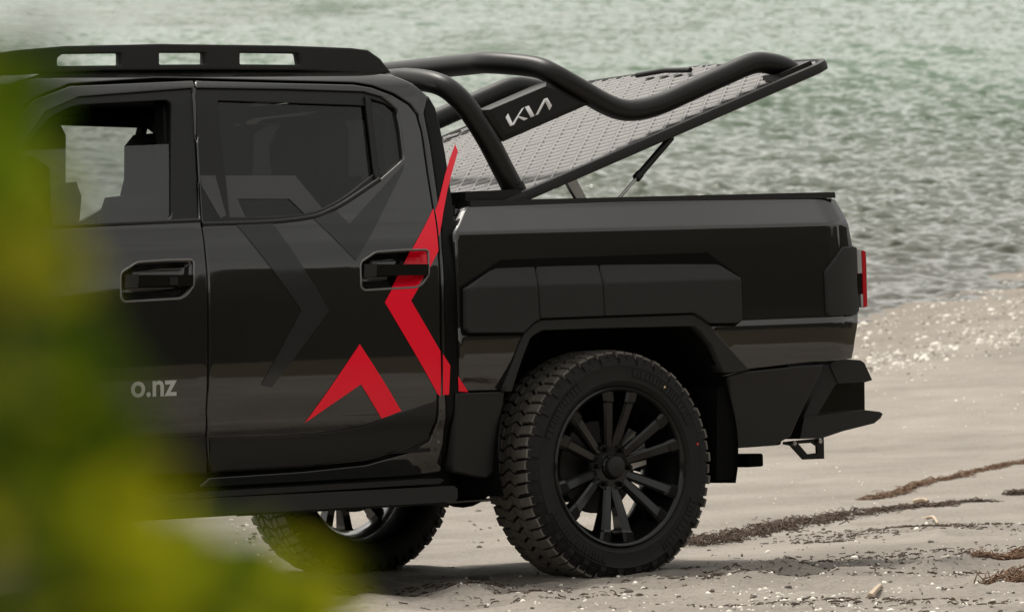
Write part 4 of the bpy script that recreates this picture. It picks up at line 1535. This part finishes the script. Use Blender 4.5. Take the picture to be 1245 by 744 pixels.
copy_tree(wheel, truck, Matrix.Translation((-3.27, 0, 0)) @ FLIP)

# ---- the far side, mirrored
for o_ in (cab_side, pillar_trim, sill, rail_cap, fender, bw_, *inner):
    mirror(o_, truck)
copy_tree(step_o, truck, FLIP)
copy_tree(lamp, truck, FLIP)


def mirror_tree(root, skip):
    c = mirror(root, truck)
    for ch in root.children:
        if ch.name.split('.')[0] in skip:
            continue
        copy_tree(ch, c)


DEC = ('red_stripe', 'red_arrow', 'grey_stripe', 'lettering')
mirror_tree(rear_door, DEC)
mirror_tree(front_door, DEC)
mirror_tree(bed_side, DEC)

# ------------------------------------------------------------------ things lying on the beach
random.seed(11)
WEED = principled('dried_seaweed', (0.055, 0.030, 0.016), 0.8, var=(25, 0.6))
WEED2 = principled('pale_dry_seaweed', (0.13, 0.070, 0.036), 0.85, var=(25, 0.6))


def weed_mesh(line, count, width, length, hgt, seed):
    """thin tangled strands along a line of photo points on the ground"""
    rnd = random.Random(seed)
    P = [ground_px(*p) for p in line]
    L = [(P[i + 1] - P[i]).length for i in range(len(P) - 1)]
    tot = sum(L)
    bv, bf_ = [], []
    for _ in range(count):
        s = (_ + rnd.random()) / count * tot
        i = 0
        while i < len(L) - 1 and s > L[i]:
            s -= L[i]; i += 1
        c = P[i].lerp(P[i + 1], min(1, s / L[i]))
        d = (P[i + 1] - P[i]).normalized()
        sd = Vector((-d.y, d.x, 0))
        dens = 0.25 + 0.9 * abs(math.sin(i * 1.7 + s * 3.1)) * abs(math.sin(s * 7.3 + i)) + .2
        c = c + sd * rnd.gauss(0, width * dens)
        a = math.atan2(d.y, d.x) + rnd.gauss(0, .7)
        ln = length * rnd.uniform(.3, 1.2)
        pts = []
        cur = a
        q = Vector((c.x, c.y, 0))
        n_ = 5
        lift = rnd.random() ** 2 * hgt
        for k in range(n_):
            z = tz(q.x, q.y) + .003 + lift * math.sin(math.pi * k / (n_ - 1)) * rnd.uniform(.5, 1.2) + rnd.random() * hgt * .4
            pts.append(Vector((q.x, q.y, z)))
            cur += rnd.gauss(0, .5)
            q = q + Vector((math.cos(cur), math.sin(cur), 0)) * ln / n_
        v, f = tube_data(pts, rnd.uniform(.0010, .0030), 3)
        b0 = len(bv)
        bv.extend(v); bf_.extend(tuple(b0 + i2 for i2 in fc) for fc in f)
    return bv, bf_


def weed(label, line, count, width, length, hgt, mat, seed):
    bv, bf_ = weed_mesh(line, count, width, length, hgt, seed)
    P = [ground_px(*p) for p in line]
    org = sum(P, Vector()) / len(P)
    o_ = mesh('seaweed_clump', [v - org for v in bv], bf_, mat, None)
    o_.location = org
    o_['label'] = label; o_['category'] = 'seaweed'; o_['group'] = 'seaweed washed up on the sand'
    return o_


weed('thick dark seaweed heap trailing out behind the rear tyre', [(848, 662), (890, 652), (935, 643), (985, 634), (1020, 628), (1060, 624)], 1000, .075, .085, .024, WEED, 1)
weed('thin dark seaweed strip right of the thick heap, below the long strip', [(1060, 624), (1110, 619), (1150, 615), (1200, 612)], 500, .05, .08, .015, WEED, 2)
weed('long thin brown seaweed strip running to the right picture edge', [(1057, 606), (1090, 597), (1130, 586), (1170, 578), (1205, 570), (1245, 562), (1290, 552)], 1100, .022, .08, .016, WEED2, 3)
weed('short dark seaweed bit at the right edge below the long strip', [(1226, 602), (1262, 597)], 240, .04, .08, .02, WEED, 4)
weed('reddish dry seaweed tuft at the right edge, upper one', [(1182, 684), (1215, 682), (1250, 678)], 320, .035, .10, .02, WEED2, 5)
weed('reddish dry seaweed tuft in the lower right corner', [(1222, 710), (1262, 700)], 200, .06, .11, .035, WEED2, 6)
crumbs = [([(1000, 660), (1060, 650), (1110, 642), (1170, 645), (1215, 640)], 330, .16), ([(860, 650), (900, 641), (950, 634), (985, 627)], 240, .08),
          ([(880, 712), (960, 690), (1040, 680), (1130, 672), (1180, 700)], 380, .24), ([(420, 725), (520, 716), (600, 722), (700, 728)], 200, .15), ([(870, 735), (1000, 725), (1200, 735)], 160, .2)]
cv, cf = [], []
for k, (line, cnt_, wd_) in enumerate(crumbs):
    v, f = weed_mesh(line, int(cnt_ * 1.5), wd_ * 1.3, .036, .006, 20 + k)
    b0 = len(cv)
    cv.extend(v); cf.extend(tuple(b0 + i for i in fc) for fc in f)
o_ = mesh('seaweed_crumbs', cv, cf, WEED, None)
o_['kind'] = 'stuff'; o_['label'] = 'dark dry seaweed crumbs strewn over the sand'; o_['category'] = 'seaweed'

WOOD = principled('bleached_driftwood', (0.42, 0.33, 0.24), 0.8, bump=(60, .4), var=(40, .3))


def stick(label, a, b_, r):
    A = ground_px(*a); B = ground_px(*b_)
    mid = A.lerp(B, .5)
    pts = [Vector((A.x, A.y, tz(A.x, A.y) + r)), Vector((mid.x + .01, mid.y, tz(mid.x, mid.y) + r * 1.6)), Vector((B.x, B.y, tz(B.x, B.y) + r * 1.1))]
    pts = spline(pts, 5)
    org = pts[5].copy()
    o_ = tube('driftwood_stick', [p - org for p in pts], lambda t: r * (1 - .45 * t), WOOD, None, 7)
    o_.location = org
    o_['label'] = label; o_['category'] = 'stick'; o_['group'] = 'driftwood sticks on the sand'


stick('pale driftwood stick lying across the thick seaweed line', (1112, 616), (1128, 616), .016)
stick('thin pale stick beside the dark footprint hollow', (1123, 633), (1140, 641), .009)
stick('pale stick slanting across the bottom foreground sand', (1058, 726), (1072, 715), .010)

# shells and pebbles: uncountable litter
SHELL = principled('bleached_shell', (0.72, 0.68, 0.60), 0.6, var=(6, .25))
STONE = principled('dark_pebble', (0.085, 0.07, 0.055), 0.8, var=(6, .5))
oc = []
for i in range(3):
    for j in range(6):
        a = j * math.pi / 3 + i * .5
        r_ = (1.0, .72, .0)[i]
        oc.append((r_ * math.cos(a), r_ * math.sin(a), (0, .55, .8)[i]))


def litter(name, label, cat, mat, spots, s0, s1):
    rnd = random.Random(hash(name) % 1000 if False else len(name))
    bv, bf_ = [], []
    for region, cnt in spots:
        for _ in range(cnt):
            px = rnd.uniform(region[0], region[2]); py = rnd.uniform(region[1], region[3])
            if len(region) > 4:
                py += (px - region[0]) * region[4] + rnd.gauss(0, region[5])
            p = ground_px(px, py)
            if p.z < 0.004:
                continue
            s = s0 + (s1 - s0) * rnd.random() ** 3
            ax, ay = rnd.uniform(.6, 1.2), rnd.uniform(.6, 1.2)
            ca, sa_ = math.cos(rnd.random() * 6), math.sin(rnd.random() * 6)
            z = tz(p.x, p.y)
            tl = rnd.uniform(-.4, .4)
            b0 = len(bv)
            for k in range(13):
                v = oc[k] if k < 12 else (0, 0, .8)
                x, y = v[0] * ax * s, v[1] * ay * s
                bv.append((p.x + x * ca - y * sa_, p.y + x * sa_ + y * ca, z + v[2] * s * rnd.uniform(.8, 1.1) + x * tl - s * .1))
            for j in range(6):
                q = (j + 1) % 6
                bf_.append((b0 + j, b0 + q, b0 + 6 + q, b0 + 6 + j))
                bf_.append((b0 + 6 + j, b0 + 6 + q, b0 + 12))
    o_ = mesh(name, bv, bf_, mat, None)
    o_['kind'] = 'stuff'; o_['label'] = label; o_['category'] = cat
    return o_


litter('shell_litter', 'small broken white shells scattered over the beach', 'shells', SHELL,
       [((860, 680, 1245, 744), 260), ((560, 705, 900, 744), 130), ((900, 715, 1100, 744), 130), ((870, 560, 1245, 680), 70), ((280, 600, 345, 690), 60), ((1040, 440, 1245, 520), 50)], .0035, .012)
litter('shore_shell_litter', 'larger white shells washed up in a band along the water edge', 'shells', SHELL,
       [((1040, 400, 1245, 412, -.16, 16), 210), ((1040, 440, 1245, 450, -.17, 7), 230), ((1040, 388, 1245, 396, -.25, 6), 170)], .007, .032)
litter('pebble_litter', 'small dark stones and bits scattered over the beach', 'pebbles', STONE,
       [((860, 640, 1245, 744), 200), ((520, 690, 900, 744), 90), ((1050, 405, 1245, 415, -.16, 18), 330), ((1050, 440, 1245, 446, -.17, 8), 220), ((280, 600, 345, 690), 70), ((560, 610, 610, 680), 30)], .003, .016)

# ------------------------------------------------------------------ foreground shrub, out of focus
LEAF = bpy.data.materials.new('leaf'); LEAF.use_nodes = True
n = LEAF.node_tree.nodes; l = LEAF.node_tree.links; n.clear()
o = n.new('ShaderNodeOutputMaterial')
df = n.new('ShaderNodeBsdfDiffuse'); tl = n.new('ShaderNodeBsdfTranslucent'); mx = n.new('ShaderNodeMixShader')
mx.inputs[0].default_value = 0.45
oi = n.new('ShaderNodeTexCoord')
gi = n.new('ShaderNodeNewGeometry')
col = ramp(n, l, gi.outputs['Random Per Island'], [(0.0, (0.016, 0.034, 0.003)), (0.45, (0.05, 0.085, 0.005)), (0.72, (0.14, 0.18, 0.006)), (1.0, (0.42, 0.40, 0.012))])
l.new(col, df.inputs[0]); l.new(col, tl.inputs[0])
l.new(df.outputs[0], mx.inputs[1]); l.new(tl.outputs[0], mx.inputs[2]); l.new(mx.outputs[0], o.inputs[0])
BARK = principled('bark', (0.07, 0.045, 0.03), 0.9)
shrub = empty('shrub')
base = Vector((-.22, 1.5, t1(-.22, 1.5)))
shrub.location = base
shrub['label'] = 'blurred yellow green leafy shrub close to the camera at left'
shrub['category'] = 'shrub'
random.seed(21)
lv, lf = [], []
EDGE = [(-200, 40), (-10, 45), (25, 90), (30, 200), (55, 300), (80, 380), (115, 430), (150, 500), (185, 600), (250, 655), (320, 690), (420, 750), (440, 950), (-200, 950)]
tips = []


def leaf(c, size):
    d = Vector((random.gauss(0, 1), random.gauss(0, 1), random.gauss(0, .6))).normalized()
    s = d.cross(Vector((random.gauss(0, 1), random.gauss(0, 1), random.gauss(0, 1)))).normalized()
    up = d.cross(s)
    b0 = len(lv)
    for t, wd_ in ((-.5, 0), (-.25, .22), (.05, .28), (.3, .18), (.5, 0)):
        p = c + d * size * t - up * size * .25 * t * t
        if wd_ == 0:
            lv.append(p)
        else:
            lv.append(p + s * size * wd_ + up * size * .06); lv.append(p - s * size * wd_ + up * size * .06)
    lf.append((b0, b0 + 1, b0 + 2))
    lf.append((b0 + 1, b0 + 3, b0 + 4, b0 + 2)); lf.append((b0 + 3, b0 + 5, b0 + 6, b0 + 4)); lf.append((b0 + 5, b0 + 7, b0 + 6))


cnt = 0
while cnt < 470:
    px, py = random.uniform(-190, 440), random.uniform(40, 900)
    if not inpoly(px, py, EDGE):
        continue
    cnt += 1
    d = random.uniform(1.0, 1.6)
    c = CAMP + ray(px, py) * d - base
    leaf(c, random.uniform(.014, .026) * d)
    if cnt % 26 == 0:
        tips.append(c)
fo_ = mesh('crown', lv, lf, LEAF, shrub, True)
sv_, sf_ = [], []
for k, c in enumerate(tips):
    root = Vector((random.uniform(-.05, .05), random.uniform(-.05, .05), -.02))
    mid = root.lerp(c, .5) + Vector((random.uniform(-.05, .02), random.uniform(-.04, .04), .03))
    v, f = tube_data(spline([root, mid, c], 5), lambda t: .006 * (1 - t) + .0012, 6)
    b0 = len(sv_)
    sv_.extend(v); sf_.extend(tuple(b0 + i for i in fc) for fc in f)
mesh('stems', sv_, sf_, BARK, shrub)
